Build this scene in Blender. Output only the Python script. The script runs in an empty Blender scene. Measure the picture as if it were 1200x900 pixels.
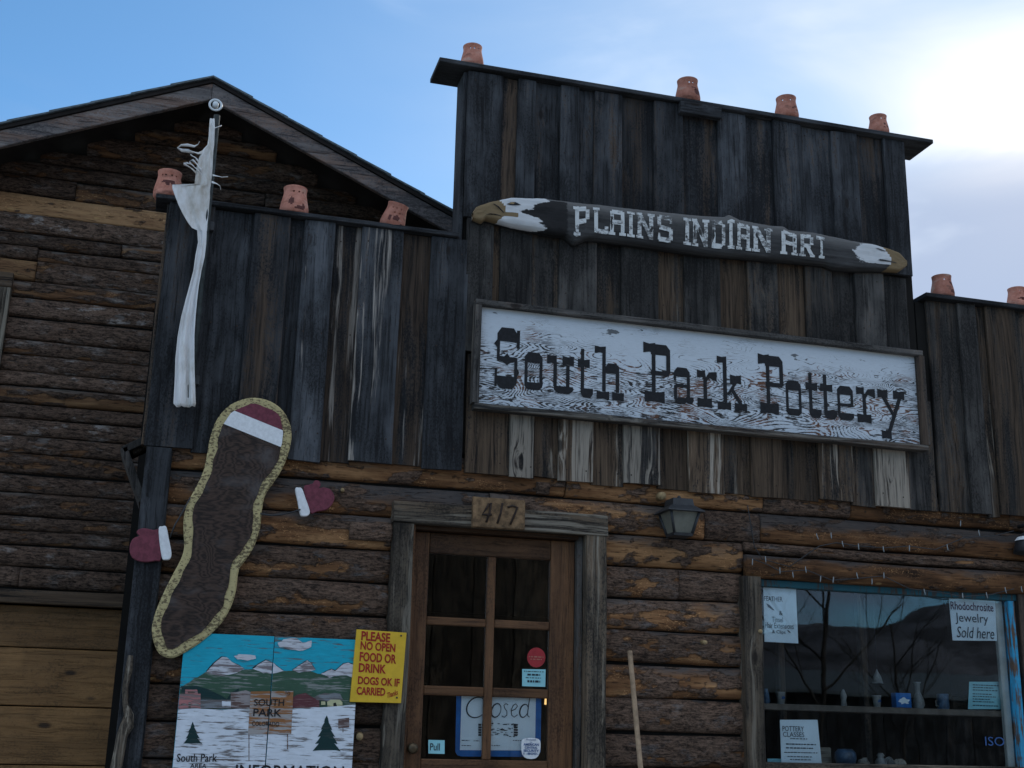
import bpy, bmesh, math, random
from mathutils import Vector, Matrix, noise
random.seed(7)
SC = bpy.context.scene
COL = SC.collection
R_ = math.radians

# ------------------------------------------------------------------ camera
CP, CY, CR, CF = R_(15.65), R_(15.39), R_(1.43), 1438.0
CAM = Vector((0, -6.3, 1.15))
FW = Vector((math.sin(CY) * math.cos(CP), math.cos(CY) * math.cos(CP), math.sin(CP)))
_r = FW.cross(Vector((0, 0, 1))).normalized(); _u = _r.cross(FW)
RT = _r * math.cos(CR) + _u * math.sin(CR); UP = _u * math.cos(CR) - _r * math.sin(CR)
cam = bpy.data.cameras.new('camera'); camo = bpy.data.objects.new('camera', cam); COL.objects.link(camo)
camo.matrix_world = Matrix(((RT.x, UP.x, -FW.x, CAM.x), (RT.y, UP.y, -FW.y, CAM.y), (RT.z, UP.z, -FW.z, CAM.z), (0, 0, 0, 1)))
cam.sensor_width = 36; cam.lens = CF * 36 / 1200; cam.clip_start = .05; cam.clip_end = 5000
SC.camera = camo
# ------------------------------------------------------------------ light
SUN_EL, SUN_AZ = R_(25), R_(40)          # low behind the roofs, veiled by cloud
SKY_STRENGTH, SUN_POWER, EXPOSURE = .1, 1.0, 1.15
SUN_DIR = Vector((math.sin(SUN_AZ) * math.cos(SUN_EL), math.cos(SUN_AZ) * math.cos(SUN_EL), math.sin(SUN_EL)))
sun = bpy.data.lights.new('sun', 'SUN'); sun.energy = SUN_POWER; sun.angle = R_(12); sun.color = (1, .93, .82)
suno = bpy.data.objects.new('sun', sun); COL.objects.link(suno)
suno.rotation_euler = (-SUN_DIR).to_track_quat('-Z', 'Y').to_euler(); suno.location = (8, 10, 12)
SC.view_settings.view_transform = 'Standard'; SC.view_settings.look = 'None'
SC.view_settings.exposure = EXPOSURE; SC.view_settings.gamma = 1; SC.view_settings.use_curve_mapping = False
SC.render.engine = 'CYCLES'
SC.cycles.use_denoising = True
SC.cycles.max_bounces = 6; SC.cycles.transparent_max_bounces = 12

# ------------------------------------------------------------------ node helper
def _set(nt, sock, v):
    if isinstance(v, bpy.types.NodeSocket): nt.links.new(v, sock)
    elif v is not None: sock.default_value = v

class NB:
    def __init__(s, nt): s.t = nt
    def node(s, ty, **kw):
        n = s.t.nodes.new(ty)
        for k, v in kw.items(): setattr(n, k, v)
        return n
    def m(s, op, a, b=None, c=None):
        n = s.node('ShaderNodeMath', operation=op)
        _set(s.t, n.inputs[0], a); _set(s.t, n.inputs[1], b)
        if c is not None: _set(s.t, n.inputs[2], c)
        return n.outputs[0]
    def v(s, op, a, b=None):
        n = s.node('ShaderNodeVectorMath', operation=op)
        _set(s.t, n.inputs[0], a); _set(s.t, n.inputs[1], b)
        return n.outputs['Value'] if op in ('DOT_PRODUCT', 'LENGTH', 'DISTANCE') else n.outputs[0]
    def noise(s, vec, det=3., rough=.55, dist=0., scale=1.):
        n = s.node('ShaderNodeTexNoise'); _set(s.t, n.inputs['Vector'], vec)
        n.inputs['Scale'].default_value = scale; n.inputs['Detail'].default_value = det
        n.inputs['Roughness'].default_value = rough; n.inputs['Distortion'].default_value = dist
        return n.outputs[0]
    def voro(s, vec, feature='F1', scale=1., out='Distance'):
        n = s.node('ShaderNodeTexVoronoi', feature=feature); _set(s.t, n.inputs['Vector'], vec)
        n.inputs['Scale'].default_value = scale
        return n.outputs[out]
    def sm(s, x, a, b, lo=0., hi=1.):
        n = s.node('ShaderNodeMapRange', interpolation_type='SMOOTHSTEP'); _set(s.t, n.inputs[0], x)
        n.inputs[1].default_value = a; n.inputs[2].default_value = b
        _set(s.t, n.inputs[3], lo); _set(s.t, n.inputs[4], hi)
        return n.outputs[0]
    def mix(s, f, a, b, mode='MIX'):
        n = s.node('ShaderNodeMix', data_type='RGBA', blend_type=mode)
        _set(s.t, n.inputs[0], f)
        for i, c in ((6, a), (7, b)):
            if isinstance(c, (tuple, list)) and len(c) == 3: c = (*c, 1)
            _set(s.t, n.inputs[i], c)
        return n.outputs[2]
    def ramp(s, f, *stops):
        n = s.node('ShaderNodeValToRGB'); _set(s.t, n.inputs[0], f); e = n.color_ramp.elements
        while len(e) < len(stops): e.new(.5)
        for el, (p, c) in zip(e, stops): el.position = p; el.color = (*c, 1)
        return n.outputs[0]
    def sep(s, v):
        n = s.node('ShaderNodeSeparateXYZ'); _set(s.t, n.inputs[0], v); return n.outputs
    def comb(s, x, y, z):
        n = s.node('ShaderNodeCombineXYZ')
        for i, q in enumerate((x, y, z)): _set(s.t, n.inputs[i], q)
        return n.outputs[0]
    def bump(s, h, strength=.5, dist=.01, normal=None):
        n = s.node('ShaderNodeBump'); n.inputs['Strength'].default_value = strength
        n.inputs['Distance'].default_value = dist; _set(s.t, n.inputs['Height'], h); _set(s.t, n.inputs['Normal'], normal)
        return n.outputs[0]
    def attr(s, name): return s.node('ShaderNodeAttribute', attribute_name=name).outputs['Fac']

MATS = {}
def material(name):
    m = bpy.data.materials.new(name); m.use_nodes = True; MATS[name] = m
    b = NB(m.node_tree); p = m.node_tree.nodes['Principled BSDF']
    b.p = p; b.mat = m
    def out(col=None, rough=.8, normal=None, spec=.3, metal=0.):
        if isinstance(col, (tuple, list)) and len(col) == 3: col = (*col, 1)
        _set(b.t, p.inputs['Base Color'], col); _set(b.t, p.inputs['Roughness'], rough)
        _set(b.t, p.inputs['Specular IOR Level'], spec); _set(b.t, p.inputs['Metallic'], metal)
        if normal is not None: _set(b.t, p.inputs['Normal'], normal)
        return m
    b.out = out
    info = b.node('ShaderNodeObjectInfo'); b.rand = info.outputs['Random']; b.ocol = info.outputs['Color']
    b.raw = b.node('ShaderNodeTexCoord').outputs['Object']
    off = b.m('MULTIPLY', b.rand, 91.7)
    b.oc = b.v('ADD', b.raw, b.comb(off, b.m('MULTIPLY', off, .37), b.m('MULTIPLY', off, 1.73)))
    return b

# ------------------------------------------------------------------ sky
W = bpy.data.worlds.new('World'); SC.world = W; W.use_nodes = True
wt = W.node_tree; wt.nodes.clear(); w = NB(wt)
sky = w.node('ShaderNodeTexSky', sky_type='NISHITA'); sky.sun_disc = False
sky.sun_elevation = SUN_EL; sky.sun_rotation = SUN_AZ; sky.altitude = 2900; sky.air_density = 1; sky.dust_density = .6; sky.ozone_density = 2.2
D = w.node('ShaderNodeTexCoord').outputs['Generated']
dot = w.m('MAXIMUM', w.v('DOT_PRODUCT', D, tuple(SUN_DIR)), 0.)
near = w.m('POWER', dot, 300.); haze_ = w.m('POWER', dot, 14.)
CLOUD_OFF = (-11.13, -2.48, -.17)
n1 = w.noise(w.v('ADD', w.v('MULTIPLY', D, (1.25, 1.25, 2.3)), CLOUD_OFF), 5, .5, .35)
n2 = w.noise(w.v('MULTIPLY', D, (4.6, 4.6, 13.)), 5, .5, .5)
n3 = w.noise(w.v('ADD', w.v('MULTIPLY', D, (2.3, 2.3, 7.)), (3.1, 1.7, 9.2)), 5, .5, .4)
cover = w.sm(w.m('ADD', n1, w.m('MULTIPLY', w.m('SUBTRACT', n2, .5), .28)), .40, .60)      # broken cloud layer
veil = w.m('MULTIPLY', haze_, w.m('MULTIPLY_ADD', n2, .9, .38))                              # thin veil round the low sun
cloud = w.mix(w.sm(n3, .40, .62), (3.7, 4.2, 4.9), (6.6, 6.9, 7.4))
skyb = w.mix(1., sky.outputs[0], (.66, .92, .95), 'MULTIPLY')
colr = w.mix(w.m('MULTIPLY', cover, .92), skyb, cloud)
colr = w.mix(w.m('MINIMUM', veil, .95), colr, (3.5, 3.95, 4.55))
colr = w.mix(w.m('MINIMUM', w.m('MULTIPLY', near, w.m('MULTIPLY_ADD', n2, 1.5, .05)), 1.), colr, (7.2, 7.0, 6.7))
BANK_OFF = (-18.9, -1.4, -7.26)
nb_ = w.noise(w.v('ADD', w.v('MULTIPLY', D, (2.8, 2.8, 8.)), BANK_OFF), 5, .5, .35)
bank = w.m('MULTIPLY', w.sm(nb_, .46, .60), w.sm(w.sep(D)[2], .47, .38))                     # grey bank low down
colr = w.mix(w.m('MULTIPLY', bank, .9), colr, (2.0, 2.45, 3.4))
bg = w.node('ShaderNodeBackground'); bg.inputs[1].default_value = SKY_STRENGTH
wt.links.new(colr, bg.inputs[0])
wo = w.node('ShaderNodeOutputWorld'); wt.links.new(bg.outputs[0], wo.inputs[0])

# ------------------------------------------------------------------ materials
def plank_mat(name, wa, wb, ba, bb, pale=(.34, .30, .25), rough=.82, crack=.75):
    b = material(name)
    cr, cg, cb = b.node('ShaderNodeSeparateColor').outputs[:3]; _set(b.t, cr.node.inputs[0], b.ocol)
    wz = b.noise(b.v('MULTIPLY', b.oc, (3., 3., 1.1)), 2)
    sh = b.m('MULTIPLY', b.m('SUBTRACT', wz, .5), .07)
    v = b.v('ADD', b.oc, b.comb(sh, sh, 0.))
    kd = b.voro(b.v('MULTIPLY', b.oc, (5.5, .4, 2.3)))
    bend = b.m('MULTIPLY', b.sm(kd, .3, .03), .018)
    v = b.v('ADD', v, b.comb(bend, bend, 0.))
    g1 = b.noise(b.v('MULTIPLY', v, (62, 62, 1.5)), 6, .66)
    g2 = b.noise(b.v('MULTIPLY', v, (13, 13, .55)), 4, .6)
    g3 = b.noise(b.v('MULTIPLY', v, (210, 210, 6.)), 2, .6)
    g4 = b.noise(b.v('ADD', b.v('MULTIPLY', v, (17, 17, .42)), (7., 3., 11.)), 5, .62)
    bl = b.noise(b.v('MULTIPLY', b.oc, (4.2, 4.2, 2.2)), 5, .6)
    wea = b.ramp(g1, (.3, wa), (.52, tuple((p + q) / 2 for p, q in zip(wa, wb))), (.74, wb))
    sp = b.noise(b.v('MULTIPLY', b.oc, (120, 120, 70)), 4, .7)
    gp = b.node('ShaderNodeNewGeometry').outputs['Position']
    run_ = b.noise(b.v('MULTIPLY', gp, (2.3, 0., 1.1)), 5, .62)          # weathering that carries across boards
    bl = b.m('ADD', b.m('MULTIPLY', bl, .6), b.m('MULTIPLY', run_, .4))
    wea = b.mix(b.sm(b.m('ADD', bl, b.m('MULTIPLY', b.m('SUBTRACT', g2, .5), .5)), .46, .66), wea, tuple(c * 1.6 for c in wb))
    wea = b.mix(b.m('MULTIPLY', b.sm(b.m('ADD', b.m('MULTIPLY', bl, .6), b.m('MULTIPLY', sp, .45)), .53, .44), .75), wea, tuple(c * .55 for c in wa))
    bro = b.ramp(g1, (.28, ba), (.72, bb))
    bm = b.sm(b.m('ADD', b.m('ADD', b.m('MULTIPLY', g2, .65), b.m('MULTIPLY', bl, .45)), b.m('ADD', b.m('MULTIPLY', b.m('SUBTRACT', sp, .5), .35), b.m('MULTIPLY', b.m('SUBTRACT', cr, .5), .42))), .54, .68)
    col = b.mix(bm, wea, bro)
    pm = b.sm(b.m('ADD', b.m('ADD', b.m('MULTIPLY', g4, .8), b.m('MULTIPLY', g1, .28)), b.m('MULTIPLY', b.m('SUBTRACT', cg, .5), .55)), .63, .71)
    col = b.mix(b.m('MULTIPLY', pm, .9), col, b.mix(g1, tuple(c * .45 for c in pale), pale))
    ck = b.sm(b.m('ADD', b.m('MULTIPLY', g3, .5), b.m('MULTIPLY', g1, .5)), .37, .48)
    col = b.mix(b.m('MULTIPLY', b.m('SUBTRACT', 1., ck), crack), col, (.006, .006, .007))
    kn = b.m('MULTIPLY', b.sm(kd, .115, .06), b.sm(b.noise(b.v('MULTIPLY', b.oc, (5.5, .4, 2.3)), 0), .47, .5))
    col = b.mix(b.m('MULTIPLY', kn, .85), col, (.012, .009, .008))
    hs = b.node('ShaderNodeHueSaturation'); _set(b.t, hs.inputs['Color'], col)
    _set(b.t, hs.inputs['Value'], b.m('MULTIPLY', b.m('MULTIPLY_ADD', b.rand, .6, .7), b.m('MULTIPLY_ADD', cb, 1.2, .4)))
    sx = b.sep(b.raw)
    saw = b.m('SINE', b.m('MULTIPLY', b.m('ADD', sx[2], b.m('MULTIPLY', sx[0], .8)), 620.))
    h = b.m('ADD', b.m('ADD', b.m('MULTIPLY', g1, .6), b.m('MULTIPLY', g3, .35)), b.m('MULTIPLY', saw, .035))
    h = b.m('ADD', b.m('ADD', h, b.m('MULTIPLY', sp, .3)), b.m('MULTIPLY', ck, .4))
    return b.out(hs.outputs[0], rough, b.bump(h, .7, .006), .22)

plank_mat('weathered_board', (.0085, .0095, .0115), (.040, .0435, .049), (.022, .015, .011), (.092, .064, .045), (.38, .34, .30))
plank_mat('brown_board', (.014, .0135, .0135), (.056, .053, .050), (.026, .017, .011), (.125, .086, .057), (.36, .315, .26))
plank_mat('grey_trim', (.026, .022, .018), (.098, .080, .060), (.045, .031, .021), (.15, .108, .072), (.26, .23, .185))
plank_mat('dark_frame', (.028, .027, .026), (.085, .08, .075), (.04, .028, .022), (.11, .08, .06), (.24, .22, .19))
plank_mat('rake_board', (.07, .065, .07), (.17, .155, .15), (.09, .06, .05), (.20, .14, .115), (.3, .26, .23))
plank_mat('garage_board', (.165, .088, .035), (.21, .114, .046), (.17, .088, .033), (.225, .120, .047), (.22, .14, .07), .6, .25)
plank_mat('door_wood', (.058, .028, .014), (.10, .050, .024), (.062, .029, .014), (.125, .062, .028), (.15, .08, .04), .6, .4)

def horiz(name, src):        # the same board with its grain along x
    m = MATS[src].copy(); m.name = name; MATS[name] = m
    nt = m.node_tree
    tc = [n for n in nt.nodes if n.type == 'TEX_COORD'][0]
    links = [l.to_socket for l in tc.outputs['Object'].links]
    s = nt.nodes.new('ShaderNodeSeparateXYZ'); c = nt.nodes.new('ShaderNodeCombineXYZ')
    nt.links.new(tc.outputs['Object'], s.inputs[0])
    for a, d in ((0, 2), (1, 1), (2, 0)): nt.links.new(s.outputs[a], c.inputs[d])
    for k in links: nt.links.new(c.outputs[0], k)
for k in ('weathered_board', 'grey_trim', 'dark_frame', 'rake_board', 'garage_board', 'door_wood', 'brown_board'): horiz(k + '_x', k)

def log_mat(name, dark, mid, light, barka, barkb, grey):
    b = material(name)
    cr, cg, cb = b.node('ShaderNodeSeparateColor').outputs[:3]; _set(b.t, cr.node.inputs[0], b.ocol)
    bark = b.attr('bark'); up = b.attr('up')
    v = b.oc
    g1 = b.noise(b.v('MULTIPLY', v, (3.2, 48, 48)), 6, .65)
    g2 = b.noise(b.v('MULTIPLY', v, (2.6, 6, 9)), 5, .6)
    g3 = b.noise(b.v('MULTIPLY', v, (12, 150, 150)), 3, .6)
    wood = b.ramp(b.m('ADD', b.m('MULTIPLY', g1, .45), b.m('MULTIPLY', b.m('ADD', g2, b.m('MULTIPLY', b.m('SUBTRACT', cr, .5), .5)), .62)), (.36, dark), (.54, mid), (.75, light))
    sq = b.noise(b.v('MULTIPLY', v, (34, 60, 60)), 3, .6, 2.2)
    sqm = b.m('MULTIPLY', b.sm(sq, .56, .63), b.sm(b.noise(b.v('MULTIPLY', v, (3., 5, 7)), 3), .46, .6))
    wood = b.mix(b.m('MULTIPLY', sqm, .6), wood, tuple(min(1, c * 1.6) for c in light))
    gm = b.sm(b.m('ADD', b.m('ADD', b.m('MULTIPLY', up, .32), b.m('MULTIPLY', b.m('SUBTRACT', g2, .5), 1.0)), b.m('MULTIPLY', b.m('SUBTRACT', cg, .5), .7)), .06, .3)
    wood = b.mix(b.m('MULTIPLY', gm, .85), wood, b.mix(g1, tuple(c * .4 for c in grey), grey))
    hv = b.noise(b.v('MULTIPLY', v, (17, 34, 34)), 6, .72)
    bmask = b.sm(b.m('ADD', bark, b.m('MULTIPLY', b.m('SUBTRACT', hv, .5), 1.1)), .40, .58)
    plate = b.noise(b.v('MULTIPLY', v, (15, 44, 62)), 6, .74, .9)
    fine = b.noise(b.v('MULTIPLY', v, (60, 110, 110)), 5, .75)
    flake = b.sm(b.m('ADD', b.m('MULTIPLY', plate, .65), b.m('MULTIPLY', fine, .4)), .38, .66)
    bc = b.mix(flake, barka, b.mix(b.noise(b.v('MULTIPLY', v, (4, 7, 9)), 3), barkb, tuple(c * q for c, q in zip(barkb, (1.12, .97, .86)))))
    bc = b.mix(b.m('MULTIPLY', b.sm(b.noise(b.v('MULTIPLY', v, (6, 16, 16)), 5, .7), .54, .68), b.m('MULTIPLY_ADD', cg, .8, .1)), bc, b.mix(flake, grey, tuple(c * 2.4 for c in grey)))
    col = b.mix(bmask, wood, bc)
    crk = b.sm(g3, .33, .42)
    col = b.mix(b.m('MULTIPLY', b.m('SUBTRACT', 1., crk), .65), col, (.008, .006, .005))
    kd = b.voro(b.v('MULTIPLY', v, (3.1, 5, 9)))
    kn = b.m('MULTIPLY', b.sm(kd, .075, .05), b.m('SUBTRACT', 1., bmask))
    col = b.mix(b.m('MULTIPLY', kn, .6), col, (.34, .22, .10))
    hs = b.node('ShaderNodeHueSaturation'); _set(b.t, hs.inputs['Color'], col)
    _set(b.t, hs.inputs['Value'], b.m('MULTIPLY', b.m('MULTIPLY_ADD', b.rand, .5, .75), b.m('MULTIPLY_ADD', cb, 1.2, .4)))
    h = b.m('ADD', b.m('MULTIPLY', g1, .4), b.m('MULTIPLY', b.m('ADD', b.m('MULTIPLY', plate, 1.6), b.m('ADD', .3, b.m('MULTIPLY', fine, .9))), bmask))
    h = b.m('ADD', h, b.m('MULTIPLY', crk, .25)); h = b.m('ADD', h, b.m('MULTIPLY', sqm, .2))
    return b.out(hs.outputs[0], .88, b.bump(h, .8, .012), .15)
log_mat('shop_log', (.028, .016, .010), (.145, .070, .032), (.34, .185, .085), (.015, .011, .009), (.178, .124, .094), (.078, .080, .083))
log_mat('house_log', (.028, .016, .010), (.135, .070, .037), (.28, .165, .083), (.013, .010, .008), (.170, .122, .096), (.17, .158, .15))

def plain(name, col, rough=.8, var=.25, scale=14., spec=.3, metal=0., bumpy=.2):
    b = material(name)
    n = b.noise(b.v('MULTIPLY', b.oc, (scale,) * 3), 6, .65)
    c = b.mix(b.sm(n, .3, .7), tuple(x * (1 - var) for x in col), tuple(min(1, x * (1 + var)) for x in col))
    return b.out(c, rough, b.bump(n, bumpy, .004), spec, metal)

def worn(name, col, wood=(.11, .095, .08), amount=.5, along=(9., 9., 105.), rough=.7):
    b = material(name)
    n = b.noise(b.v('MULTIPLY', b.oc, along), 4, .65)
    big = b.noise(b.v('MULTIPLY', b.oc, (5, 5, 9)), 3)
    f = b.sm(b.m('ADD', b.m('MULTIPLY', n, .75), b.m('MULTIPLY', big, .35)), .48 + amount * .25, .40 + amount * .25)
    f = b.m('SUBTRACT', 1., f)
    t = b.noise(b.v('MULTIPLY', b.oc, (22, 22, 60)), 4)
    c = b.mix(b.m('SUBTRACT', 1., f), b.mix(t, tuple(x * .78 for x in col), tuple(min(1, x * 1.18) for x in col)), wood)
    return b.out(c, rough, b.bump(b.m('ADD', n, f), .4, .003), .25)

# flaking white plywood
b = material('flaking_white')
wv = b.noise(b.v('MULTIPLY', b.raw, (1.5, 1, 3.4)), 2, .4)
n = b.noise(b.v('ADD', b.v('MULTIPLY', b.raw, (1.75, 0, 6.6)), (3.3, 0, 1.2)), 1.6, .42, .5)
fine = b.noise(b.v('MULTIPLY', b.raw, (26, 0, 150)), 4, .65)
med = b.noise(b.v('MULTIPLY', b.raw, (9, 0, 34)), 4, .6)
c = b.m('ABSOLUTE', b.m('SUBTRACT', b.m('FRACT', b.m('ADD', b.m('MULTIPLY', n, 40.), b.m('MULTIPLY', b.m('ADD', fine, med), .55))), .5))
zz = b.sep(b.raw)[2]
low = b.sm(zz, .22, -.1)
msk = b.m('ADD', b.m('MULTIPLY', b.noise(b.v('MULTIPLY', b.raw, (2.6, 0, 5.)), 3), .9), b.m('MULTIPLY', low, .26))
msk = b.sm(msk, .40, .88)
wd = b.m('MULTIPLY', msk, b.sm(b.m('ADD', b.m('MULTIPLY', med, .6), b.m('MULTIPLY', fine, .4)), .33, .64))
dark = b.sm(b.m('SUBTRACT', b.m('MULTIPLY', wd, .56), c), -.03, .06)
chip = b.noise(b.v('ADD', b.v('MULTIPLY', b.raw, (34, 0, 120)), b.comb(b.m('MULTIPLY', n, 30.), 0., b.m('MULTIPLY', n, 60.))), 5, .7)
chip = b.m('MULTIPLY', b.sm(chip, .55, .60), b.sm(msk, .18, .55))
dark = b.m('MAXIMUM', b.m('MULTIPLY', dark, b.sm(fine, .36, .5)), b.m('MULTIPLY', chip, .85))
patch = b.sm(b.m('ADD', b.m('MULTIPLY', b.noise(b.v('ADD', b.v('MULTIPLY', b.raw, (6., 0, 17.)), (5., 0, 9.)), 4, .6), 1.), b.m('MULTIPLY', fine, .25)), .775, .81)
rust = b.sm(b.noise(b.v('MULTIPLY', b.raw, (5, 0, 8)), 3), .50, .60)
wcol = b.mix(rust, (.022, .02, .02), (.13, .055, .03))
white = b.mix(b.m('MULTIPLY', fine, .8), (.61, .67, .73), (.42, .47, .52))
white = b.mix(b.sm(zz, .235, .30), white, (.46, .44, .40))
col = b.mix(b.m('MAXIMUM', dark, b.m('MULTIPLY', patch, .8)), white, wcol)
b.out(col, .65, b.bump(b.m('SUBTRACT', 1., dark), .5, .003), .3)

# carved log sign: painted regions come from vertex attributes
b = material('carved_log')
v = b.oc
g1 = b.noise(b.v('MULTIPLY', v, (2.5, 60, 60)), 6, .65); g2 = b.noise(b.v('MULTIPLY', v, (7, 20, 20)), 4)
wood = b.ramp(g1, (.3, (.018, .018, .019)), (.7, (.062, .062, .063)))
wood = b.mix(b.sm(b.attr('up'), .55, .9), wood, b.mix(g1, (.07, .07, .07), (.19, .185, .18)))  # upper edge paled in the colour, as if lit from above
fz = b.m('MULTIPLY', b.m('SUBTRACT', b.noise(b.v('MULTIPLY', v, (26, 90, 90)), 4, .7), .5), .9)
col = b.mix(b.m('MULTIPLY', b.sm(b.m('ADD', b.attr('black'), fz), .45, .55), .9), wood, (.010, .010, .011))
col = b.mix(b.m('MULTIPLY', b.sm(b.m('ADD', b.attr('white'), fz), .48, .56), .95), col, b.mix(g1, (.42, .43, .44), (.72, .74, .76)))
col = b.mix(b.sm(b.m('ADD', b.attr('yellow'), b.m('MULTIPLY', fz, .25)), .45, .55), col, b.mix(g1, (.12, .085, .045), (.26, .185, .10)))
b.out(col, .75, b.bump(b.m('ADD', g1, b.m('MULTIPLY', g2, .5)), .6, .006), .25)

# worn white lettering
b = material('letter_white')
n = b.noise(b.v('MULTIPLY', b.oc, (30, 30, 60)), 5, .75)
b.out(b.mix(b.sm(b.m('ADD', n, b.m('MULTIPLY', b.m('SUBTRACT', b.noise(b.v('MULTIPLY', b.oc, (5, 5, 7)), 2), .5), .6)), .36, .52), (.12, .12, .12), (.58, .60, .60)), .75, b.bump(n, .5, .003))

plain('letter_black', (.012, .013, .016), .75, .35, 60)
b = material('terracotta')
n = b.noise(b.v('MULTIPLY', b.oc, (20, 20, 20)), 6, .7); n2_ = b.noise(b.v('MULTIPLY', b.oc, (9, 9, 26)), 4, .6)
c = b.mix(b.sm(n, .3, .7), (.34, .135, .095), (.52, .24, .18))
c = b.mix(b.m('MULTIPLY', b.sm(n2_, .55, .7), .6), c, (.50, .36, .30))
c = b.mix(b.m('MULTIPLY', b.sm(n2_, .42, .30), .55), c, (.10, .055, .045))
hs = b.node('ShaderNodeHueSaturation'); _set(b.t, hs.inputs['Color'], c); _set(b.t, hs.inputs['Value'], b.m('MULTIPLY_ADD', b.rand, .45, .72))
b.out(hs.outputs[0], .88, b.bump(n, .4, .003), .2)
plain('pot_paint', (.10, .035, .030), .8, .3, 40)
b = material('white_cloth')
n = b.noise(b.v('MULTIPLY', b.oc, (9, 9, 4)), 5, .65); wv2 = b.noise(b.v('MULTIPLY', b.oc, (300, 300, 300)), 2)
c = b.mix(b.sm(n, .42, .70), (.74, .75, .76), (.52, .50, .46))
b.out(b.mix(b.m('MULTIPLY', b.sm(n, .62, .72), .5), c, (.33, .28, .22)), .95, b.bump(b.m('ADD', b.m('MULTIPLY', wv2, .2), b.noise(b.v('MULTIPLY', b.oc, (28, 28, 5)), 3)), .5, .006), .05)
plain('dark_metal', (.020, .023, .027), .55, .3, 30, .5)
plain('pole_paint', (.028, .036, .036), .7, .5, 18)
plain('pale_wood', (.30, .215, .14), .8, .3, 18)
plain('fresh_cut', (.32, .23, .12), .8, .25, 60)
plain('white_plastic', (.62, .68, .72), .35, .1, 30, .5)
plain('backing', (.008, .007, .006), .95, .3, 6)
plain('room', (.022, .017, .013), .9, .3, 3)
plain('room_shelf', (.14, .115, .095), .8, .3, 8)
plain('maroon_paint', (.150, .036, .055), .75, .25, 40)
plain('white_paint', (.72, .74, .76), .7, .1, 50)
plain('paper', (.80, .88, .92), .85, .05, 8)
plain('teal_card', (.30, .62, .68), .85, .08, 8)
plain('blue_card', (.015, .14, .42), .7, .2, 10)
plain('ink', (.03, .04, .055), .8, .2, 30)
plain('ink_plum', (.07, .035, .075), .8, .2, 30)
plain('ink_blue', (.035, .09, .24), .8, .2, 30)
plain('red_sticker', (.34, .028, .035), .6, .15, 20)
plain('yellow_sign', (.66, .42, .030), .6, .07, 20)
plain('red_letter', (.32, .018, .012), .65, .25, 60)
plain('shingle', (.10, .125, .14), .9, .35, 30)
plain('glaze_grey', (.20, .20, .19), .4, .4, 20, .5)
plain('glaze_blue', (.05, .10, .17), .3, .4, 20, .5)
plain('frosted', (.145, .145, .12), .55, .15, 20)
plain('rust', (.03, .018, .013), .7, .4, 60)
plain('soffit', (.016, .013, .012), .9, .4, 5)
plain('brass', (.10, .075, .045), .4, .3, 20, .5, .7)
plain('hill', (.085, .085, .095), .95, .7, .035)
plain('bare_bark', (.05, .042, .036), .95, .3, 6)
plain('white_trim', (.50, .51, .48), .75, .15, 9)
worn('mural_sky', (.012, .36, .50), (.10, .13, .14), .10)
worn('mural_snow', (.66, .71, .78), (.16, .15, .15), .22)
worn('mural_peak', (.56, .58, .63), (.19, .17, .18), .28)
worn('mural_green', (.042, .095, .062), (.22, .24, .23), .2)
worn('mural_fir', (.008, .035, .036), (.03, .05, .05), .2)
worn('mural_pink', (.42, .17, .17), (.20, .15, .15), .35)
worn('mural_brown', (.115, .072, .065), (.3, .27, .27), .4)
worn('mural_red', (.115, .038, .045), (.2, .12, .12), .3)
worn('mural_orange', (.28, .125, .05), (.35, .33, .32), .42)
worn('mural_grey', (.20, .22, .24), (.12, .11, .11), .4)
worn('mural_yellow', (.5, .5, .3), (.2, .2, .15), .3)
worn('teal_frame', (.013, .075, .100), (.05, .04, .035), .30, (60, 60, 8))
worn('blue_frame', (.030, .27, .47), (.10, .065, .045), .42, (70, 70, 6))
worn('slab_edge', (.48, .40, .20), (.14, .11, .06), .26, (55, 55, 95))

b = material('slab_face')
v = b.oc
g = b.noise(b.v('ADD', b.v('MULTIPLY', v, (3., 1., 1.1)), b.comb(0., 0., b.noise(b.v('MULTIPLY', v, (3, 3, 3)), 3))), 2, .5, .8)
rg = b.m('ABSOLUTE', b.m('SUBTRACT', b.m('FRACT', b.m('MULTIPLY', b.m('ADD', g, b.m('MULTIPLY', b.noise(b.v('MULTIPLY', v, (12, 12, 60)), 4), .10)), 26.)), .5))
c = b.mix(b.m('MULTIPLY', rg, 2.), (.012, .0075, .006), (.060, .036, .026))
c = b.mix(b.sm(b.noise(b.v('MULTIPLY', v, (5, 5, 9)), 4), .5, .75), c, (.075, .065, .064))
b.out(c, .7, b.bump(rg, .3, .003), .3)

b = material('ground_dirt')
n = b.noise(b.v('MULTIPLY', b.raw, (2, 2, 2)), 8, .7)
b.out(b.mix(n, (.24, .225, .205), (.42, .40, .37)), .95, b.bump(n, .6, .03), .1)

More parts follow.
